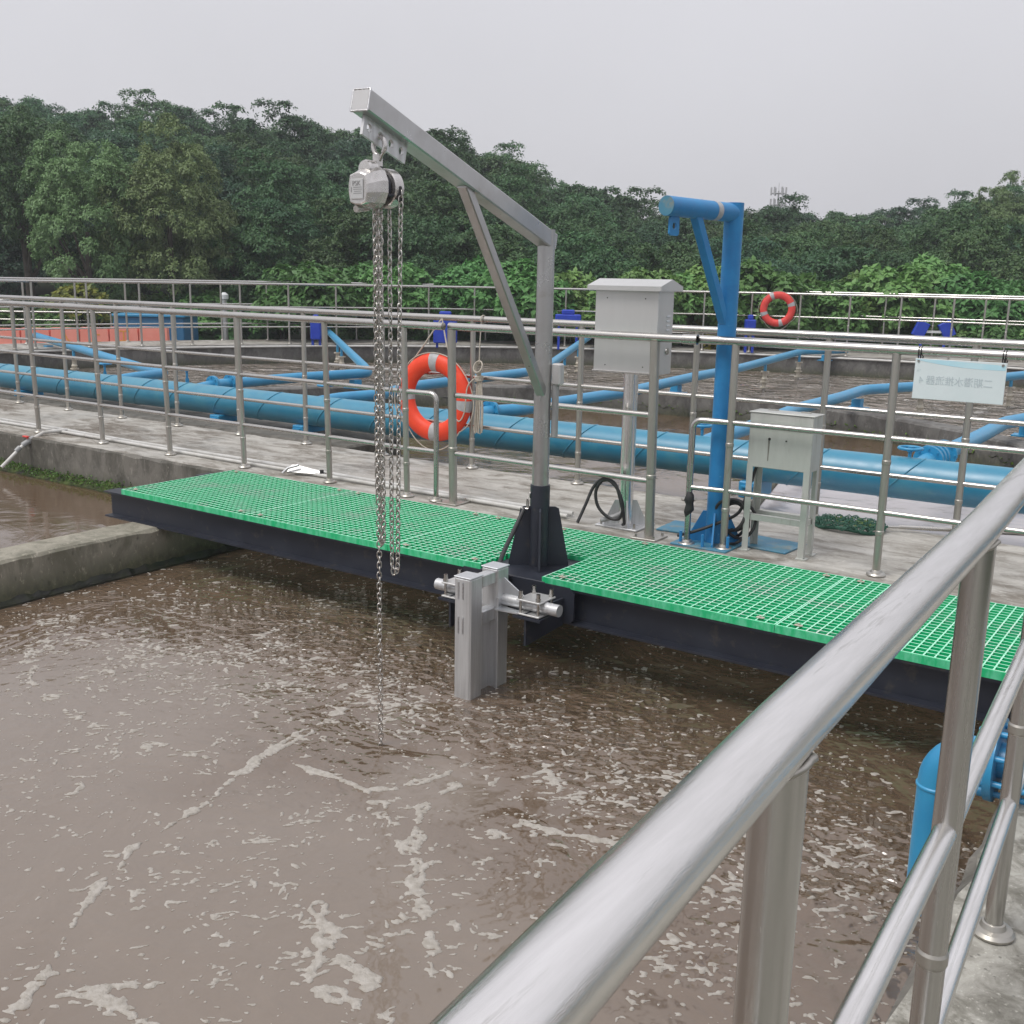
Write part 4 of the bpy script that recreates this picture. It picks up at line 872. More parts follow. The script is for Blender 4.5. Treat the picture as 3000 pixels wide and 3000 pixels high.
for dx, dy in ((-.15, -.15), (.0, -.165), (.14, -.12), (-.15, .12)): MB().cyl((DX + dx, DY + dy, .01), (DX + dx, DY + dy, .085), .010, seg=8).build('anchor_bolt', 'davit_blue', t)
MB().box((-2.27, 5.98, .006), (.34, .30, .010), bev=.002, rot=Matrix.Rotation(R(-4), 3, 'Z')).build('steel_plate', 'plate_blue', label='flat worn blue steel plate lying under the small box legs', category='plate')
MB().box((-2.83, 6.05, .006), (.34, .30, .010), bev=.002, rot=Matrix.Rotation(R(3), 3, 'Z')).build('steel_plate', 'plate_blue', label='flat worn blue steel plate lying left of the blue davit foot', category='plate')
t = thing('cable', (-2.42, 5.82, .1), 'tangle of black cables looped at the foot of the blue davit', 'cable')
rr_ = random.Random(8)
for k in range(5):
    cx, cy, cz = -2.43 + rr_.uniform(-.04, .05), 5.775 + .02 * k, .16 + rr_.uniform(-.03, .04); r0 = rr_.uniform(.09, .13); tl = rr_.uniform(-.5, .5)
    MB().tube([(cx + r0 * math.cos(a) * math.cos(tl), cy + .02 * math.sin(a * 2), cz + r0 * math.sin(a) + .02 * math.cos(a) * tl) for a in [2 * math.pi * i / 22 for i in range(22)]], .0095, 8, closed=True).build('coil', 'black', t)
MB().tube(smooth_path([(-2.73, 5.66, .05), (-2.62, 5.70, .09), (-2.5, 5.76, .15), (-2.4, 5.79, .22), (-2.36, 5.81, .36), (-2.33, 5.84, .5)], 6), .0095, 8).build('cable_run', 'black', t)
rr_ = random.Random(3); mb = MB()
mb.tube([(-2.665 + rr_.uniform(-.012, .012), 5.665, .33 - .026 * i) for i in range(7)], [.014, .026, .032, .024, .03, .022, .012], 8)
mb.build('rag', 'black', label='black rag knotted round the short end post of the railing', category='rag')
# ------------------------------------------------------------------ hanging sign seen from behind
t = thing('sign', (-1.23, 5.665, .98), 'pale sign board seen from behind, tied to the top rail with black wire', 'sign')
y = 5.672
bd_ = MB().box((-1.2305, y, 1.082), (.437, .005, .205), bev=.0015).build('board', 'sign', t)
wv = MB(); n = 22; top_, bot = [], []
for i in range(n + 1):
    u = i / n; x = -1.445 + .428 * u; top_.append((x, y - .0032, 1.182 - .004 * u - .012 * (u > .4) * (u - .4))); bot.append((x, y - .0032, 1.178 - .030 * u ** .8 - .010 * math.sin(u * 3.0)))
wv.add(top_ + bot, [(i, i + 1, n + 2 + i, n + 1 + i) for i in range(n)]); wv.build('blue_wave', 'sign_wave', bd_, recalc=False)
me = text_mesh('lettering', '二期潜水推流器 4', .050, 'sign_text', .0003)
o = place('lettering', me, (0, 0, 0), bd_); o.location = Vector((-1.245, y - .0033, 1.075)) - WL[t.name]; o.rotation_euler = (R(90), 0, 0); o.scale = (-.92, 1, 1)
for x in (-1.432, -1.03):
    mb = MB()
    for k in (-.006, .006): mb.tube([(x + k, 5.70 + .030 * math.cos(a), 1.215 + (.030 if math.sin(a) > 0 else .042) * math.sin(a)) for a in [2 * math.pi * i / 18 for i in range(18)]], .003, 6, closed=True)
    mb.build('wire_tie', 'black', t); MB().lathe((x, y - .003, 1.172), (0, -1, 0), [(.0, .004), (.006, .004), (.007, 0)], 12).build('eyelet', 'steel', t)
# ------------------------------------------------------------------ conduits, tap, lamp, net
t = thing('conduit', (-7, 5.85, 0), 'grey-white plastic conduit pipe lying along the near edge of the walkway', 'pipe')
MB().tube([(x, 5.865 + .012 * math.sin(x * 1.7), .024) for x in [-12 + .35 * i for i in range(25)]], .016, 10).build('pipe_body', 'pvc', t)
t = thing('conduit', (-7, 5.80, 0), 'second plastic conduit pipe, the one closer to the water, beside the railing posts', 'pipe')
MB().tube([(x, 5.795 + .010 * math.sin(x * 1.3 + 1), .020) for x in [-12 + .35 * i for i in range(25)]], .014, 10).build('pipe_body', 'pvc', t)
t = thing('tap', (-9.4, 5.45, -.2), 'grey plastic water pipe with a red lever valve hanging over the channel wall', 'tap')
MB().tube([(-9.36, 5.86, .03), (-9.37, 5.62, .03), (-9.40, 5.44, -.06), (-9.44, 5.22, -.26)], .017, 12).build('pipe_body', 'pvc', t)
MB().cyl((-9.385, 5.53, -.012), (-9.405, 5.42, -.075), .027, seg=14).cyl((-9.41, 5.40, -.09), (-9.418, 5.36, -.125), .024, seg=14).build('valve', 'pvc_grey', t)
MB().box((-9.405, 5.46, .005), (.075, .03, .014), bev=.004).cyl((-9.395, 5.475, -.04), (-9.4, 5.47, .0), .008, seg=8).build('lever', 'red2', t)
t = thing('floodlight', (-6.0, 5.80, 0), 'grey floodlight bracket lying on the walkway edge behind the grating', 'lamp')
MB().prism([(0, 0), (.30, .0), (.32, .02), (.05, .075), (.02, .07)], (-6.14, 5.70, .02), (.9, .35, 0), (-.25, .65, .7), .018).build('housing', 'cabinet', t)
MB().tube([(-6.15, 5.66, .02), (-6.12, 5.69, .06), (-6.05, 5.74, .085)], .011, 8).build('bracket', 'steel_tube', t)
MB().cyl((-5.86, 5.80, .03), (-5.86, 5.80, .06), .016, seg=10).build('gland', 'black', t)
t = thing('landing_net', (-2.0, 6.8, 0), 'green hand net with a long metal pole lying on the walkway at right', 'net')
ang = R(-5); nc_ = Vector((-2.03, 6.74, .02)); mb = MB(); rim = [nc_ + Vector((.215 * math.cos(a), .165 * math.sin(a), .012 * math.sin(a * 3))) for a in [2 * math.pi * i / 26 for i in range(26)]]
MB().tube(rim, .012, 8, closed=True).build('hoop', 'net', t)
rr_ = random.Random(5); mb = MB(); g = 26
zs = [[.02 + .022 * rr_.random() + .018 * math.sin(i * .9) * math.cos(j * .7) for j in range(g)] for i in range(g)]
def npt(i, j):
    u, v = (i / (g - 1) * 2 - 1), (j / (g - 1) * 2 - 1); k = .235 * max(abs(u), abs(v)) / max(1e-6, math.hypot(u, v)); return nc_ + Vector((u * k, v * k * .8, zs[i][j] - .01))
for i in range(g): mb.tube([npt(i, j) for j in range(g)], .0028, 4, cap=False); mb.tube([npt(j, i) for j in range(g)], .0028, 4, cap=False)
mb.build('mesh_bag', 'net', t, kind='stuff')
lv_ = MB()
for k in range(70):
    a = rr_.uniform(0, 6.28); q = .17 * math.sqrt(rr_.random()); p = nc_ + Vector((q * math.cos(a), q * .75 * math.sin(a), rr_.uniform(.015, .04))); d = Vector((rr_.uniform(-1, 1), rr_.uniform(-1, 1), rr_.uniform(-.3, .3))).normalized() * .014; e_ = d.cross(Vector((0, 0, 1))) * .6
    lv_.add([p - d, p + e_, p + d, p - e_], [(0, 1, 2, 3)])
lv_.build('caught_leaves', 'leaf_fringe', t, recalc=False, kind='stuff')
MB().cyl((-1.84, 6.80, .03), (-1.72, 6.86, .035), .010, seg=10).cyl((-1.75, 6.85, .035), (-.6, 7.30, .05), .0145, seg=12).build('pole', 'steel', t)
# ------------------------------------------------------------------ things on and behind the ring walkway
def stand(label, x, y, z, rz, flip=1):
    t = thing('pipe_cradle', (x, y, .05), label, 'cradle')
    rm = Matrix.Rotation(rz, 3, 'Z')
    for dx, tl in ((-.28, R(24) * flip), (.28, R(-28) * flip)):
        MB().box(Vector((x, y, z)) + rm @ Vector((dx, 0, 0)), (.26, .10, .34), 0, rm @ Matrix.Rotation(tl, 3, 'Y'), .01).build('cheek', 'navy', t)
    MB().box(Vector((x, y, z - .05)), (.46, .03, .05), 0, rm).build('cross_bar', 'white', t)
    for dx in (-.25, .25): MB().cyl(Vector((x, y, .05)) + rm @ Vector((dx, 0, 0)), Vector((x, y, z - .1)) + rm @ Vector((dx, 0, 0)), .03, seg=10).build('leg', 'navy', t)
stand('vivid blue steel cradle with a white bar at the right of the far railing', -5.82, 24.0, .63, R(34))
def bluebox(label, x, y, z0, z1, w, d, rz):
    t = thing('pump_guard', (x, y, z0), label, 'guard'); rm = Matrix.Rotation(rz, 3, 'Z')
    MB().box((x, y, (z0 + z1) / 2), (w, d, z1 - z0), 0, rm, .02).build('cover', 'navy', t)
    MB().box(Vector((x, y, z1)) + rm @ Vector((0, 0, .05)), (w * .5, d * .6, .10), 0, rm, .02).build('motor', 'navy', t)
    for dx in (-.35, .35): MB().box(Vector((x, y, (z0 + .05) / 2)) + rm @ Vector((dx * w, 0, 0)), (.05, .05, max(.02, z0 - .05)), 0, rm).build('leg', 'navy', t)
bluebox('vivid blue pump guard behind the hanging chains on the ring walkway', -16.67, 16.42, .17, .60, .22, .2, R(35))
bluebox('vivid blue pump guard half hidden behind the orange life ring', -14.39, 18.0, .15, .72, .5, .25, R(35))
bluebox('low vivid blue guard left of the grey cabinet on the ring walkway', -12.3, 19.6, .66, .80, .55, .25, R(35))
bluebox('small vivid blue guard beside the blue davit on the ring walkway', -9.15, 22.0, .56, .76, .22, .2, R(35))
pk0, pk1 = Vector((-24.4, 12.2, 0)), Vector((-20.1, 15.25, 0)); dv = (pk1 - pk0); nb = 8
names = ['red plastic barrier at the far left edge of the row', 'second red plastic barrier from the left in the row', 'third red plastic barrier from the left in the row', 'fourth red plastic barrier from the left in the row', 'fifth red plastic barrier from the left in the row', 'red plastic barrier marked with an upright yellow sign', 'red plastic barrier marked with a yellow letter like an I', 'plain red plastic barrier at the right end of the row']
marks = {5: '上', 6: '工', 1: '日', 4: '人'}
for i in range(nb):
    a = pk0 + dv * (i / nb); b = pk0 + dv * ((i + .98) / nb); c_ = (a + b) / 2; ax = dv.normalized(); z0, z1 = -.24 + .02 * i, .20 + .018 * i
    t = thing('barrier', (c_.x, c_.y, z0), names[i], 'barrier', 'red plastic barriers at the left'); w = (b - a).length
    MB().prism([(-w / 2, 0), (w / 2, 0), (w / 2 - .02, z1 - z0), (-w / 2 + .02, z1 - z0)], (c_.x, c_.y, z0), ax, (0, 0, 1), .16).build('shell', 'pink', t)
    MB().box((c_.x, c_.y, z0 + .03), (w, .24, .06), 0, Matrix.Rotation(math.atan2(ax.y, ax.x), 3, 'Z'), .01).build('foot', 'pink', t)
    if i in marks:
        me = text_mesh('lettering', marks[i], .33, 'yellow', .002); o = place('lettering', me, None, t); nrm = Vector((ax.y, -ax.x, 0))
        o.location = Vector((c_.x, c_.y, (z0 + z1) / 2)) + nrm * .084 - WL[t.name]; o.rotation_euler = (R(90), 0, math.atan2(ax.y, ax.x))
t = thing('skip_container', (-22.9, 17.0, -1), 'dark blue steel container behind the red barriers', 'container')
rm = Matrix.Rotation(R(35), 3, 'Z')
MB().box((-22.9, 17.0, -.25), (1.75, 1.2, 1.42), 0, rm, .02).build('body', 'tank_blue', t)
MB().box((-22.9, 17.0, .47), (1.85, 1.3, .06), 0, rm, .01).build('rim', 'pipe2', t)
for k in range(5):
    c_ = Vector((-20.5, 15.55, 0)) + Vector((.36, .25, 0)) * k
    MB().box((c_.x, c_.y, -.08 - .012 * k), (.44, .5, .10 + .03 * (k % 2)), 0, Matrix.Rotation(R(35 + 4 * (k % 3)), 3, 'Z') @ Matrix.Rotation(R(-5 + 3 * (k % 3)), 3, 'Y'), .01).build('foam_slab', 'white', label=['white slab lying against the end of the red barriers', 'second white slab to the right of the red barriers', 'middle white slab of five lying below the bushes', 'fourth white slab in the row below the bushes', 'last white slab in the row, farthest from the barriers'][k], category='slab')
t = thing('vent_pipe', (-22.2, 18.6, 0), 'small grey vent pipe with a cap in front of the dark trees', 'pipe')
MB().cyl((-22.2, 18.6, -1), (-22.2, 18.6, .95), .07, seg=12).build('stack', 'cabinet', t); MB().lathe((-22.2, 18.6, .95), (0, 0, 1), [(.07, -.1), (.11, -.08), (.11, .03), (.04, .09), (0, .09)], 14).build('cap', 'white', t)
railing('faint distant stainless railing fanning out at the far left', [(-29, 9.5), (-27.4, 11.0), (-25.8, 12.5), (-24.2, 14.0), (-22.6, 15.5)], z0=-.75, h=1.3, collars=(), flange=False, seg=8)
railing('second faint distant railing fanning out at the far left', [(-33, 10.5), (-31, 12.0), (-29, 13.5), (-27, 15.0), (-25, 16.5)], z0=-.55, h=1.3, collars=(), flange=False, seg=8)
# telecom mast
t = thing('telecom_mast', (-49.2, 124.2, 0), 'slim grey telecom mast with two tiers of antennas above the trees', 'mast')
tx, ty = -49.2, 124.2
MB().cyl((tx, ty, 0), (tx, ty, 12.1), .16, .10, 10).cyl((tx, ty, 12.1), (tx, ty, 13.0), .03, seg=6).build('pole', 'band', t)
for zz in (10.5, 11.8):
    o = MB().tube([(tx + .75 * math.cos(a), ty + .75 * math.sin(a), zz) for a in [2 * math.pi * k / 16 for k in range(16)]], .05, 6, closed=True).cyl((tx - .75, ty, zz), (tx + .75, ty, zz), .04, seg=6).cyl((tx, ty - .75, zz), (tx, ty + .75, zz), .04, seg=6).build('platform', 'band', t)
    for k in range(6):
        a = 2 * math.pi * k / 6 + .3; MB().box((tx + .85 * math.cos(a), ty + .85 * math.sin(a), zz + .25), (.16, .16, .9)).build('antenna', 'band', t)
# ------------------------------------------------------------------ floating foam
STREAKS = [
 ([(-2.61,1.36),(-2.7,1.51),(-2.78,1.6),(-2.88,1.73),(-2.95,1.84),(-3.0,1.96),(-3.08,2.05),(-3.08,2.15),(-3.11,2.29),(-3.13,2.43),(-3.23,2.68)], .020, 520, .75),
 ([(-3.23,2.68),(-3.27,2.82),(-3.31,3.16),(-3.36,3.42)], .035, 110, .7),
 ([(-2.71,2.89),(-2.56,2.8),(-2.43,2.7),(-2.27,2.63)], .05, 110, .8),
 ([(-2.27,2.63),(-2.18,2.6),(-2.1,2.48),(-2.01,2.42),(-1.92,2.35),(-1.84,2.24),(-1.77,2.17)], .030, 420, .8),
 ([(-3.09,2.88),(-2.93,2.9),(-2.71,2.89),(-2.63,2.98),(-2.56,3.13),(-2.54,3.25),(-2.52,3.4),(-2.47,3.58)], .016, 200, .7),
 ([(-2.45,3.13),(-2.43,2.91),(-2.27,2.63)], .03, 90, .8),
 ([(-2.1,2.91),(-2.09,2.99),(-2.03,3.06),(-1.96,3.07),(-1.89,3.08),(-1.79,3.12),(-1.69,3.14)], .022, 170, .9),
 ([(-2.29,3.34),(-2.21,3.45),(-2.11,3.4)], .035, 80, 1),
 ([(-2.28,2.2),(-2.12,2.08),(-2.06,1.95)], .04, 120, .85), ([(-2.12,2.08),(-2.02,2.04),(-1.89,2.02)], .03, 100, .85),
 ([(-2.45,1.52),(-2.33,1.52),(-2.2,1.53)], .025, 110, .8), ([(-1.99,1.91),(-1.85,1.93),(-1.72,1.93)], .03, 110, .8), ([(-2.56,1.44),(-2.47,1.56),(-2.37,1.66)], .018, 70, .8),
 ([(-5.6,3.3),(-4.9,2.75),(-4.3,2.6),(-3.8,2.55),(-3.45,2.75)], .07, 200, .9), ([(-4.9,1.8),(-4.2,1.9),(-3.7,1.75)], .14, 150, .9)]
FLECK = [(-4.75, 3.25, .75, .35, 620), (-3.9, 3.55, .55, .4, 520), (-3.2, 3.6, .45, .35, 420), (-2.7, 3.5, .4, .3, 300), (-5.2, 4.2, .5, .5, 90), (-4.4, 4.4, .5, .35, 110), (-3.9, 2.3, .6, .5, 260), (-4.6, 2.1, .6, .4, 220), (-3.0, 1.5, .5, .4, 200), (-2.4, 2.2, .4, .4, 170), (-1.9, 3.4, .5, .4, 420), (-1.4, 3.5, .45, .45, 380), (-1.2, 2.9, .4, .5, 280), (-.9, 3.3, .25, .5, 160), (-1.0, 2.2, .35, .5, 160), (-2.3, 3.9, .5, .2, 150), (-1.7, 2.6, .4, .4, 120)]
G = .005; X0, X1, Y0, Y1 = -6.08, -.5, .75, 5.2
gx = np.arange(X0, X1, G); gy = np.arange(Y0, Y1, G); XX, YY = np.meshgrid(gx, gy, indexing='ij')
def vnoise(x, y, seed):
    """smooth lattice noise in -1..1"""
    tb = np.random.default_rng(seed).uniform(-1, 1, (512, 512)); xi, yi = np.floor(x).astype(int), np.floor(y).astype(int); fx, fy = x - xi, y - yi
    fx, fy = fx * fx * (3 - 2 * fx), fy * fy * (3 - 2 * fy); i0, i1, j0, j1 = xi % 512, (xi + 1) % 512, yi % 512, (yi + 1) % 512
    return (tb[i0, j0] * (1 - fx) + tb[i1, j0] * fx) * (1 - fy) + (tb[i0, j1] * (1 - fx) + tb[i1, j1] * fx) * fy
ca, sa = math.cos(R(35)), math.sin(R(35)); wx = XX + .03 * vnoise(XX * 9, YY * 9, 9); wy = YY + .03 * vnoise(XX * 9 + 40, YY * 9, 10)
U_, V_ = (wx * ca + wy * sa) / 1.35 + 60, -wx * sa + wy * ca + 60
fb = sum(w * vnoise(U_ * f, V_ * f, 30 + k) for k, (f, w) in enumerate(((22, .45), (50, .9), (92, .95), (150, .35)))); fb /= fb.std()
big_ = vnoise(XX * 3 + 9, YY * 3 + 9, 50) * .6 + vnoise(XX * 8 + 9, YY * 8 + 9, 51) * .8
A_ = np.full_like(XX, -.25)
for (cx, cy, sx, sy, n) in FLECK:
    A_ = np.maximum(A_, -.25 + min(1.35, n / (sx * sy) / 1500) * np.exp(-((XX - cx) / sx / 1.25) ** 2 - ((YY - cy) / sy / 1.25) ** 2))
A_ = A_ + .75 * big_ * (A_ > -.2)
for pts, sp, n, sz in STREAKS:
    P_ = np.array(pts); best = np.full_like(XX, 9.0); tt = np.zeros_like(XX)
    for i in range(len(P_) - 1):
        d_ = P_[i + 1] - P_[i]; t_ = np.clip(((XX - P_[i, 0]) * d_[0] + (YY - P_[i, 1]) * d_[1]) / (d_ @ d_), 0, 1)
        ds = np.hypot(XX - P_[i, 0] - t_ * d_[0], YY - P_[i, 1] - t_ * d_[1]); m_ = ds < best; best[m_] = ds[m_]; tt[m_] = (i + t_)[m_]
    best = np.abs(best + .03 * vnoise(XX * 14 + 3, YY * 14 + 3, 60) * (sp / .03))
    wdt = np.minimum(sp, .026) * (.95 + .6 * vnoise(tt * 2.3 + sp * 900, tt * 0 + 3.5, 61)); amp_ = 3.75 + .9 * vnoise(tt * 3.1 + sp * 500, tt * 0 + 7.5, 62)
    if sp > .045: amp_ = amp_ - 1.5
    A_ = np.maximum(A_, amp_ * np.exp(-(best / np.maximum(wdt * 1.0, .010)) ** 2) - .2)
F_ = fb + A_ - 1.72; nx_, ny_ = F_.shape
Hh = WZ + .0006 + np.clip(F_, 0, 1.4) * .0032 + .0007 * (vnoise(XX * 90, YY * 90, 70) + 1) * (F_ > 0)
ins = F_ > 0; cs_ = ins[:-1, :-1].astype(int) + 2 * ins[1:, :-1] + 4 * ins[1:, 1:] + 8 * ins[:-1, 1:]
vid = {}; fv, ff = [], []
def gv(i, j):
    k = i * ny_ + j
    if k not in vid: vid[k] = len(fv); fv.append((gx[i], gy[j], Hh[i, j]))
    return vid[k]
def ev(i, j, i2, j2):
    k = (min(i * ny_ + j, i2 * ny_ + j2), max(i * ny_ + j, i2 * ny_ + j2), 1)
    if k not in vid:
        a_, b_ = F_[i, j], F_[i2, j2]; t_ = a_ / (a_ - b_); vid[k] = len(fv); fv.append((gx[i] + (gx[i2] - gx[i]) * t_, gy[j] + (gy[j2] - gy[j]) * t_, WZ + .0004))
    return vid[k]
for i, j in np.argwhere(cs_ > 0):
    cn_ = [(i, j), (i + 1, j), (i + 1, j + 1), (i, j + 1)]; poly = []
    for q in range(4):
        p_, n_ = cn_[q], cn_[(q + 1) % 4]
        if ins[p_]: poly.append(gv(*p_))
        if ins[p_] != ins[n_]: poly.append(ev(*p_, *n_))
    if len(poly) > 2: ff.append(poly)
me = bpy.data.meshes.new('foam'); me.from_pydata(fv, [], ff); me.materials.append(M['foam']); me.polygons.foreach_set('use_smooth', [True] * len(me.polygons)); me.update()
tag(place('foam', me), 'pale scum foam flecks drifting in streaks on the brown water', 'foam', kind='stuff')
print('foam cells', len(ff))
# ------------------------------------------------------------------ mossy fringes at the waterline
def fringe(label, path, z, n, up_, leafn, ls=.02, seed=1, depth=.10, mat='moss'):
    r_ = random.Random(seed); path = [Vector((x, y, z)) for x, y in path]; sg = [(path[i + 1] - path[i]).length for i in range(len(path) - 1)]; tot = sum(sg)
    t = thing('moss_fringe', path[0], label, 'moss'); mb = MB(); L_ = n; rows = []
    for i in range(L_ + 1):
        d = tot * i / L_; k = 0
        while k < len(sg) - 1 and d > sg[k]: d -= sg[k]; k += 1
        p = path[k] + (path[k + 1] - path[k]) * (d / sg[k]); dr = (path[k + 1] - path[k]).normalized(); nn = Vector((dr.y, -dr.x, 0)) * up_
        w = depth * (.55 + .45 * r_.random()); h = depth * (.5 + .4 * r_.random()); w = (w + (rows[-1][2] - rows[-1][0]).xy.length * 2) / 3 if rows else w
        rows.append([p + Vector((0, 0, h)), p + nn * w * .5 + Vector((0, 0, h * .55 + r_.uniform(-.01, .01))), p + nn * w + Vector((0, 0, .012)), p + nn * w * 1.02 + Vector((0, 0, -.05))])
    mb.add([p for r in rows for p in r], [(i * 4 + q, i * 4 + q + 1, (i + 1) * 4 + q + 1, (i + 1) * 4 + q) for i in range(L_) for q in range(3)])
    mb.build('moss_ledge', mat, t)
    lf = MB()
    for _ in range(leafn):
        i = min(L_ - 1, int(abs(r_.random()) * L_)); q = r_.random()
        p = rows[i][0].lerp(rows[i][2], q) + Vector((r_.uniform(-.03, .03), r_.uniform(-.03, .03), r_.uniform(0, .03)))
        d = Vector((r_.uniform(-1, 1), r_.uniform(-1, 1), r_.uniform(-.1, .9))).normalized() * ls * r_.uniform(.6, 1.3); e_ = d.cross(Vector((r_.uniform(-1, 1), r_.uniform(-1, 1), 1))).normalized() * ls * .4
        lf.add([p, p + d * .5 + e_, p + d, p + d * .5 - e_], [(0, 1, 2, 3)])
    if leafn: lf.build('small_leaves', 'leaf_fringe', t, recalc=False, kind='stuff')
fringe('bright green weedy moss along the channel wall at the left', [(-13, 5.485), (-6.45, 5.485)], RZ, 150, 1, 2600, .022, 1, .10)
fringe('dark slimy moss ledge along the foot of the dividing wall', [(-6.11, 5.4), (-6.11, -2)], WZ, 160, -1, 0, .012, 2, .06, 'slime')
fringe('yellow-green weeds at the foot of the curved partition wall', [polar(PC, PR - .0, R(25 + i * 5)) for i in range(26)], RZ, 150, 1, 3000, .035, 3, .16)
# ------------------------------------------------------------------ vegetation
def leaves_mesh(name, P, D, Nn, ln, wd, mat):
    """one folded diamond leaf per row: base P, direction D, up-normal Nn, length ln, width wd"""
    S_ = np.cross(D, Nn); S_ /= np.linalg.norm(S_, axis=1, keepdims=True) + 1e-9
    n = len(P); ln = ln[:, None]; wd = wd[:, None]
    mid = P + D * ln * .45; v = np.stack([P, mid + S_ * wd / 2 + Nn * wd * .12, P + D * ln - Nn * ln * .12, mid - S_ * wd / 2 + Nn * wd * .12], 1).reshape(-1, 3)
    me = bpy.data.meshes.new(name); me.vertices.add(n * 4); me.vertices.foreach_set('co', v.astype(np.float32).ravel())
    me.loops.add(n * 4); me.loops.foreach_set('vertex_index', np.arange(n * 4, dtype=np.int32))
    me.polygons.add(n); me.polygons.foreach_set('loop_start', np.arange(0, n * 4, 4, dtype=np.int32)); me.polygons.foreach_set('loop_total', np.full(n, 4, np.int32))
    me.materials.append(M[mat]); me.update(calc_edges=True); me.validate(); return me
def crown(seed, mat, nclump=70, tufts=13, per=8, ell=(1, 1, 1), leaf=(.12, .045), clump=.26, low=-.75, name='crown'):
    """unit crown: clumps on an uneven ellipsoid shell, each clump a dome of drooping leaf tufts"""
    g = np.random.default_rng(seed); d = g.normal(size=(nclump * 3, 3)); d /= np.linalg.norm(d, axis=1, keepdims=True); d = d[d[:, 2] > low][:nclump]
    rad = g.uniform(.74, .95, len(d)); rad[g.random(len(d)) < .22] *= .68
    lump = 1 + .16 * np.sin(d[:, 0] * 4 + seed) * np.cos(d[:, 1] * 5 + seed * 2)
    C_ = d * (rad * lump)[:, None] * np.array(ell)
    P, D, N_, L_, W_ = [], [], [], [], []
    for c, out in zip(C_, d):
        cs = clump * g.uniform(.7, 1.25)
        td = g.normal(size=(tufts, 3)) + out * .7 + np.array([0, 0, .55]); td /= np.linalg.norm(td, axis=1, keepdims=True)
        tp = c + td * cs * g.uniform(.7, 1.05, (tufts, 1)) * np.array([1, 1, .7])
        for p, ax in zip(tp, td):
            ax = ax * .6 + np.array([0, 0, .55]); ax /= np.linalg.norm(ax)
            a = np.cross(ax, [0.3, .5, .8]); a /= np.linalg.norm(a); b = np.cross(ax, a); th = g.uniform(0, 6.28) + np.arange(per) * 2 * np.pi / per + g.normal(0, .25, per)
            dv_ = a * np.cos(th)[:, None] + b * np.sin(th)[:, None] + ax * g.uniform(-.35, .45, per)[:, None]; dv_ += g.normal(0, .35, (per, 3)); dv_[:, 2] -= .18; dv_ /= np.linalg.norm(dv_, axis=1, keepdims=True)
            nn = ax[None] + g.normal(0, .25, (per, 3)); nn -= dv_ * (nn * dv_).sum(1, keepdims=True); nn /= np.linalg.norm(nn, axis=1, keepdims=True)
            P.append(p + dv_ * .012 + g.normal(0, .012, (per, 3))); D.append(dv_); N_.append(nn); L_.append(leaf[0] * g.uniform(.7, 1.3, per)); W_.append(leaf[1] * g.uniform(.8, 1.3, per))
    return leaves_mesh(name, np.concatenate(P), np.concatenate(D), np.concatenate(N_), np.concatenate(L_), np.concatenate(W_), mat)
CROWNS = [crown(40 + i, 'leaf', 165, 26, 10, (1, 1, (.85, 1.05, 1.2, .95, 1.1)[i]), (.051, .026), .20 + .015 * (i % 3)) for i in range(5)]
PALE = [crown(60 + i, 'leaf_pale', 180, 26, 10, (1, 1, 1.35), (.046, .026), .19) for i in range(2)]
BUSH = [crown(80 + i, 'leaf_bush', 80, 18, 7, (1, 1, .8), (.145, .09), .28, -.2, 'foliage') for i in range(3)]
YEL = crown(95, 'leaf_yellow', 26, 9, 6, (1, 1, .8), (.26, .13), .30, -.2, 'foliage')
def trunk_mesh(seed):
    r_ = random.Random(seed); mb = MB(); mb.tube([(0, 0, -.3), (.01, .01, .3), (.02 * r_.uniform(-1, 1), .02, .7), (.04 * r_.uniform(-1, 1), .03, 1.0)], [.055, .045, .038, .022], 9)
    for k in range(5):
        a = r_.uniform(0, 6.28); h0 = r_.uniform(.45, .8); q = r_.uniform(.25, .5); mb.tube([(0, 0, h0), (q * .4 * math.cos(a), q * .4 * math.sin(a), h0 + .16), (q * math.cos(a), q * math.sin(a), h0 + .42)], [.022, .016, .006], 6)
    return mb.mesh('trunk', ['trunk'])
TRUNKS = [trunk_mesh(i) for i in range(3)]
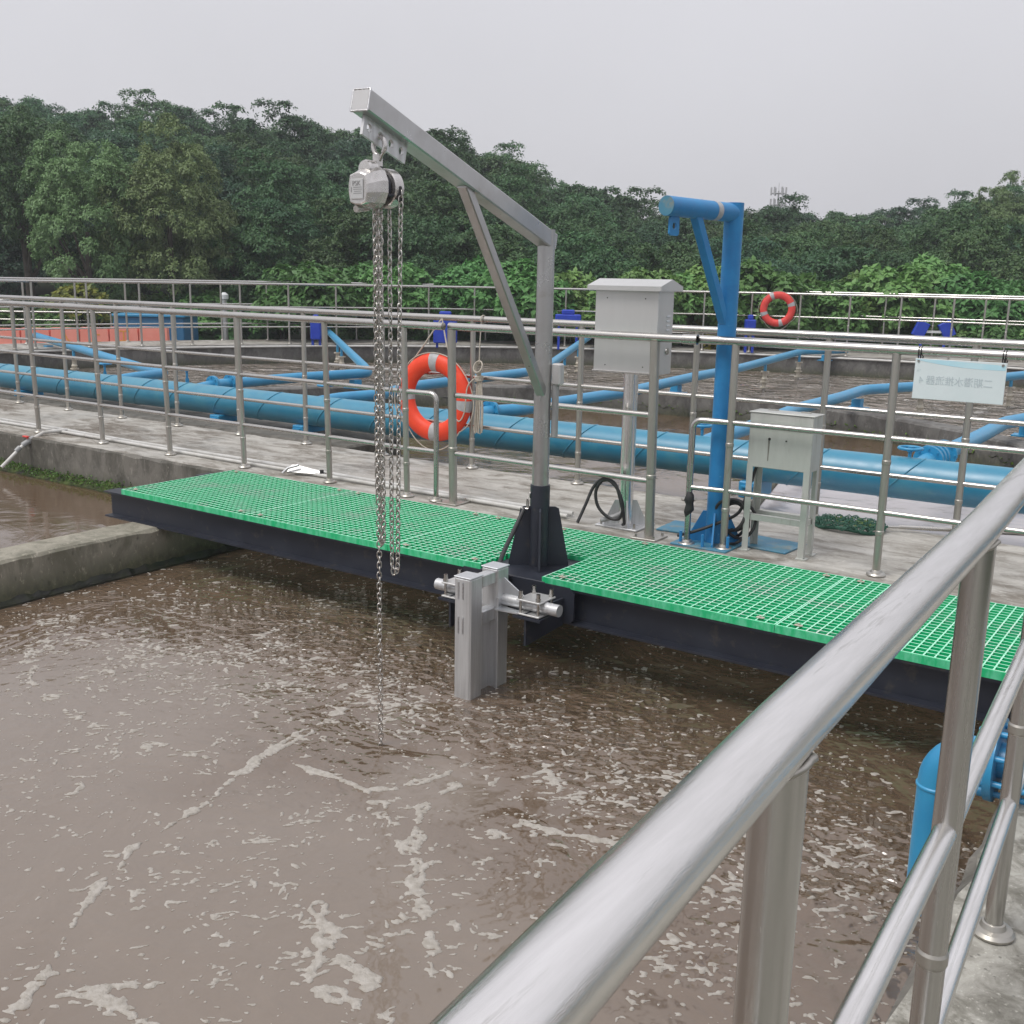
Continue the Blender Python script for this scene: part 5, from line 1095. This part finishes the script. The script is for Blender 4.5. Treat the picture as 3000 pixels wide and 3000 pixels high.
TREES= [(-23.37,21.5,-0.52,3.45,1.63,3,4.87),(-21.75,22.62,-0.58,2.97,1.7,2,2.95),(-20.13,23.76,-0.56,3.25,1.94,0,4.59),(-18.39,24.97,-0.77,2.84,2.11,3,1.0),(-16.35,26.39,-0.97,2.6,1.97,1,0.83),(-14.19,27.9,-1.18,2.35,2.06,1,5.48),(-12.54,29.05,-1.18,2.55,1.92,1,1.14),(-10.37,30.56,-1.2,2.41,2.17,3,1.88),(-8.67,31.75,-1.16,2.48,1.7,0,2.08),(-6.64,33.16,-1.06,2.73,1.95,2,0.41),(-4.94,34.35,-0.99,2.78,2.01,1,3.02),(-36.56,18.39,0.73,5.27,1.89,2,5.31),(-34.9,19.55,0.66,5.07,2.11,4,5.28),(-32.9,20.95,0.43,4.75,2.28,1,0.75),(-31.03,22.25,0.48,4.88,2.18,4,2.23),(-28.94,23.71,0.43,4.81,1.94,2,5.4),(-27.25,24.88,0.25,4.7,1.93,2,3.22),(-25.3,26.25,0.15,4.15,2.05,4,0.58),(-23.06,27.8,0.17,4.28,2.4,1,4.53),(-21.14,29.15,-0.29,3.85,2.35,0,6.2),(-19.02,30.63,-0.63,3.42,2.03,4,2.16),(-17.12,31.95,-0.99,3.09,1.97,0,5.03),(-15.16,33.32,-1.07,2.9,2.52,4,5.96),(-12.96,34.85,-1.07,3.06,1.94,3,2.34),(-11.22,36.06,-1.14,2.91,1.96,4,5.35),(-8.75,37.79,-0.94,3.17,2.19,2,3.01),(-6.86,39.11,-0.74,3.4,1.97,3,5.16),(-4.75,40.58,-0.6,3.52,2.49,2,1.13),(-41.52,22.25,1.89,6.69,2.5,0,4.94),(-38.94,24.05,1.59,6.48,2.62,2,2.28),(-36.42,25.8,1.54,6.13,2.49,2,6.01),(-34.23,27.33,1.49,6.01,2.76,3,3.44),(-32.12,28.8,1.17,6.0,2.47,4,4.07),(-29.5,30.63,1.02,5.64,2.61,3,2.2),(-26.82,32.5,1.04,5.99,2.64,2,6.01),(-24.45,34.16,0.25,4.9,2.25,2,5.89),(-22.09,35.8,-0.27,4.39,2.66,3,1.08),(-19.43,37.65,-0.89,3.66,2.62,3,1.9),(-17.01,39.34,-0.92,3.71,2.33,0,1.23),(-14.54,41.06,-0.96,3.61,2.26,1,3.96),(-12.6,42.42,-0.99,3.55,2.29,0,5.6),(-10.63,43.8,-0.75,3.96,2.49,4,0.22),(-8.31,45.41,-0.43,4.16,2.58,4,1.28),(-5.76,47.19,-0.2,4.43,2.39,2,5.37),(-48.03,26.24,3.26,8.51,3.08,4,3.85),(-45.94,27.7,2.99,8.23,2.57,4,1.84),(-43.62,29.32,2.51,7.39,2.63,4,4.03),(-41.21,31.0,2.76,7.66,2.78,4,3.0),(-39.0,32.54,2.51,7.41,2.37,0,2.4),(-36.64,34.18,2.29,7.78,2.73,2,3.95),(-33.73,36.21,1.96,7.04,2.64,1,3.1),(-31.22,37.96,2.06,7.38,2.61,1,3.74),(-28.93,39.56,1.09,6.49,2.7,3,0.12),(-25.91,41.67,0.23,5.23,3.05,1,3.0),(-23.72,43.2,-0.5,4.59,2.65,2,0.25),(-21.52,44.73,-0.76,4.25,2.68,4,1.72),(-18.52,46.83,-0.73,4.4,2.49,2,5.3),(-15.7,48.79,-0.91,4.08,2.69,3,3.25),(-12.81,50.8,-0.56,4.63,3.02,0,4.78),(-10.49,52.43,-0.17,4.93,2.57,2,4.59),(-8.44,53.86,0.09,5.14,2.85,4,0.83),(-56.86,29.83,4.72,10.21,2.38,4,1.2),(-55.16,31.02,4.6,10.15,2.78,3,5.39),(-53.2,32.39,4.24,9.63,2.85,1,5.65),(-51.48,33.58,3.79,9.31,2.54,0,4.36),(-49.8,34.76,3.53,8.84,2.93,2,0.9),(-48.02,36.0,4.0,9.42,2.7,2,3.38),(-46.31,37.19,3.93,9.36,2.33,1,1.68),(-44.87,38.2,3.41,8.63,3.06,2,4.54),(-42.75,39.67,3.38,9.01,2.86,0,0.77),(-41.26,40.72,3.37,8.84,2.96,0,4.47),(-39.76,41.76,2.98,8.31,3.04,1,1.15),(-38.21,42.84,3.14,8.68,2.35,1,0.27),(-36.72,43.88,3.11,8.48,2.35,0,3.59),(-35.22,44.93,2.61,8.0,2.8,0,2.71),(-33.57,46.08,1.78,7.25,2.69,2,5.74),(-32.04,47.15,1.24,6.63,2.76,4,1.82),(-29.93,48.62,0.59,6.05,2.47,0,3.46),(-28.3,49.76,-0.05,5.46,2.71,1,5.07),(-26.23,51.2,-0.56,4.9,2.61,1,4.48),(-24.32,52.53,-0.61,4.79,2.84,0,5.42),(-22.53,53.78,-0.58,4.89,2.61,3,3.02),(-20.86,54.94,-0.58,4.94,2.32,3,0.34),(-19.32,56.02,-0.71,4.84,2.85,1,4.71),(-17.81,57.07,-0.82,4.72,2.69,1,0.88),(-15.95,58.37,-0.45,5.0,2.49,2,5.84),(-14.04,59.7,-0.23,5.3,2.6,2,4.07),(-12.07,61.08,0.21,5.66,2.98,4,0.23),(-9.95,62.56,0.5,5.9,2.44,0,0.61),(-8.52,63.56,0.68,6.08,2.33,3,4.15)]
BUSHES= [(-25.56,14.04,0.83,1.22,1,2.03),(-24.52,14.34,0.65,0.83,1,5.46),(-24.29,15.16,0.98,1.17,1,4.22),(-24.17,15.87,0.84,1.14,1,5.89),(-23.07,16.23,0.78,1.23,0,4.93),(-22.1,16.51,0.95,1.25,0,1.26),(-21.24,16.7,1.07,0.98,2,2.29),(-20.86,17.4,0.95,1.13,2,2.94),(-19.2,17.21,1.04,0.82,2,2.7),(-18.13,17.6,1.72,1.15,1,1.07),(-18.58,19.01,1.27,1.05,0,4.5),(-17.89,19.42,1.74,1.01,2,1.53),(-16.85,19.31,1.76,0.91,1,2.8),(-16.61,20.46,1.25,0.89,2,3.19),(-15.56,20.48,1.78,0.94,0,0.55),(-14.34,20.57,1.8,1.13,2,0.11),(-13.93,21.53,1.53,0.97,2,0.83),(-13.6,22.32,1.47,1.2,0,3.48),(-12.76,22.34,1.43,0.92,1,1.96),(-11.84,22.15,1.76,0.84,1,6.08),(-11.24,22.97,1.63,0.91,2,1.26),(-10.69,23.56,1.88,0.99,1,2.39),(-9.65,23.51,1.78,1.22,0,3.61),(-9.47,25.32,1.59,1.23,2,0.3),(-8.36,24.63,1.51,1.05,1,0.41),(-7.85,25.31,1.6,0.93,0,3.41),(-6.99,25.42,1.94,1.24,1,2.74),(-6.78,27.48,2.04,1.04,0,2.28),(-5.71,26.28,1.7,1.17,2,6.17),(-5.29,27.8,1.69,0.86,1,4.99),(-4.58,27.7,1.54,1.01,1,1.08)]
def tree(name, label, x, y, zb, zt, r, me, k, rz, group=None, sz=1.0):
    t = thing(name, (x, y, zb), label, 'tree', group); t.rotation_euler = (0, 0, rz)
    h = zt - zb; cz = h - r * sz * .95
    c = place('crown', me, (0, 0, cz), t); c.scale = (r, r, r * sz)
    tr = place('trunk', TRUNKS[k % 3], (0, 0, 0), t); tr.scale = (1.6 * r, 1.6 * r, max(cz, .5))
for (x, y, zb, zt, r, v, rz) in TREES:
    dist = math.hypot(x, y); q = 0 if dist > 56 else (1 if dist > 40 else 2)
    tree('broadleaf_tree', ('green broadleaf tree whose top forms part of the wooded skyline', 'green broadleaf tree in the middle of the wooded slope, below the skyline trees', 'dark green broadleaf tree at the front of the wood, just above the shrubs')[q], x, y, min(zb, zt - 2.2 * r), zt, r, CROWNS[v], v, rz, ('trees on the skyline', 'trees in the middle of the wooded slope', 'trees at the front of the wood')[q])
tree('broadleaf_tree', 'paler green round-crowned small tree standing in front of the wood at left', -26.0, 17.2, -1.2, 4.25, 1.45, PALE[0], 0, .6, sz=1.25)
tree('broadleaf_tree', 'taller pale green tree just right of the round-crowned one at left', -24.6, 18.9, -1.2, 4.65, 1.55, PALE[1], 1, 2.1, sz=1.3)
tree('broadleaf_tree', 'dark tall tree at the left edge of the photo with a bare trunk', -29.1, 17.4, -1.2, 5.8, 1.7, CROWNS[0], 1, 1.2, sz=1.3)
tree('broadleaf_tree', 'low dark leafy tree behind the blue container', -23.3, 20.8, -1.2, 3.2, 1.6, CROWNS[3], 2, 3.0)
tree('willow_tree', 'yellowish drooping tree top at the right edge of the skyline', -8.6, 45.2, -.8, 5.0, 1.6, PALE[1], 1, 4.0, sz=1.1)
def bush(label, x, y, zt, r, me, rz, group, sz=1.0):
    t = thing('bush', (x, y, zt - 2.0), label, 'bush', group); t.rotation_euler = (0, 0, rz)
    c = place('foliage', me, (0, 0, 2.0 - r * .85), t); c.scale = (r, r, r * sz)
    m_ = place('stem', TRUNKS[0], (0, 0, 0), t); m_.scale = (.8, .8, 1.4)
for (x, y, zt, r, v, rz) in BUSHES:
    if x < -18.5: x, y, zt = x - 2.2, y + 2.6, zt - .1
    bush('tall leafy green shrub rising above the far railing at the foot of the wood', x, y, zt, r, BUSH[v], rz, 'tall shrubs at the foot of the wood')
rb = random.Random(77)
for i in range(34):                                   # a lower front row so the hedge is closed down to the wall
    a = R(58 + i * 2.45 + rb.uniform(-.8, .8)); x, y = polar(BC, BR + 2.5 + rb.uniform(0, .6), a)
    bush('low leafy green shrub growing right behind the posts of the far railing', x, y, .62 + rb.uniform(-.15, .3), rb.uniform(.62, .85), BUSH[i % 3], rb.uniform(0, 6), 'low shrubs right behind the far railing')
bush('yellow and red leaved shrub behind the far railing beside the blue davit', -10.2, BC[1] + 14.6, 1.0, .8, YEL, 1.0, None)
bush('small yellow-green shrub behind the far railing left of the grey cabinet', -12.0, BC[1] + 13.9, .75, .5, YEL, 2.0, None)
bush('yellow-tinged shrub under the round tree at the far left', -24.6, 15.9, 1.15, .7, YEL, 3.0, None)
# ------------------------------------------------------------------ damp air
m = bpy.data.materials.new('haze'); m.use_nodes = True; nt = m.node_tree; nt.nodes.clear()
out = nt.nodes.new('ShaderNodeOutputMaterial'); pv = nt.nodes.new('ShaderNodeVolumePrincipled')
pv.inputs['Color'].default_value = (.90, .93, 1.0, 1); pv.inputs['Density'].default_value = 0.0013; pv.inputs['Anisotropy'].default_value = .2
nt.links.new(pv.outputs[0], out.inputs['Volume']); M['haze'] = m
MB().box((0, 0, 4.9), (530, 530, 18.2)).build('haze', 'haze', kind='stuff', label='thin damp haze in the air over the whole place', category='haze')
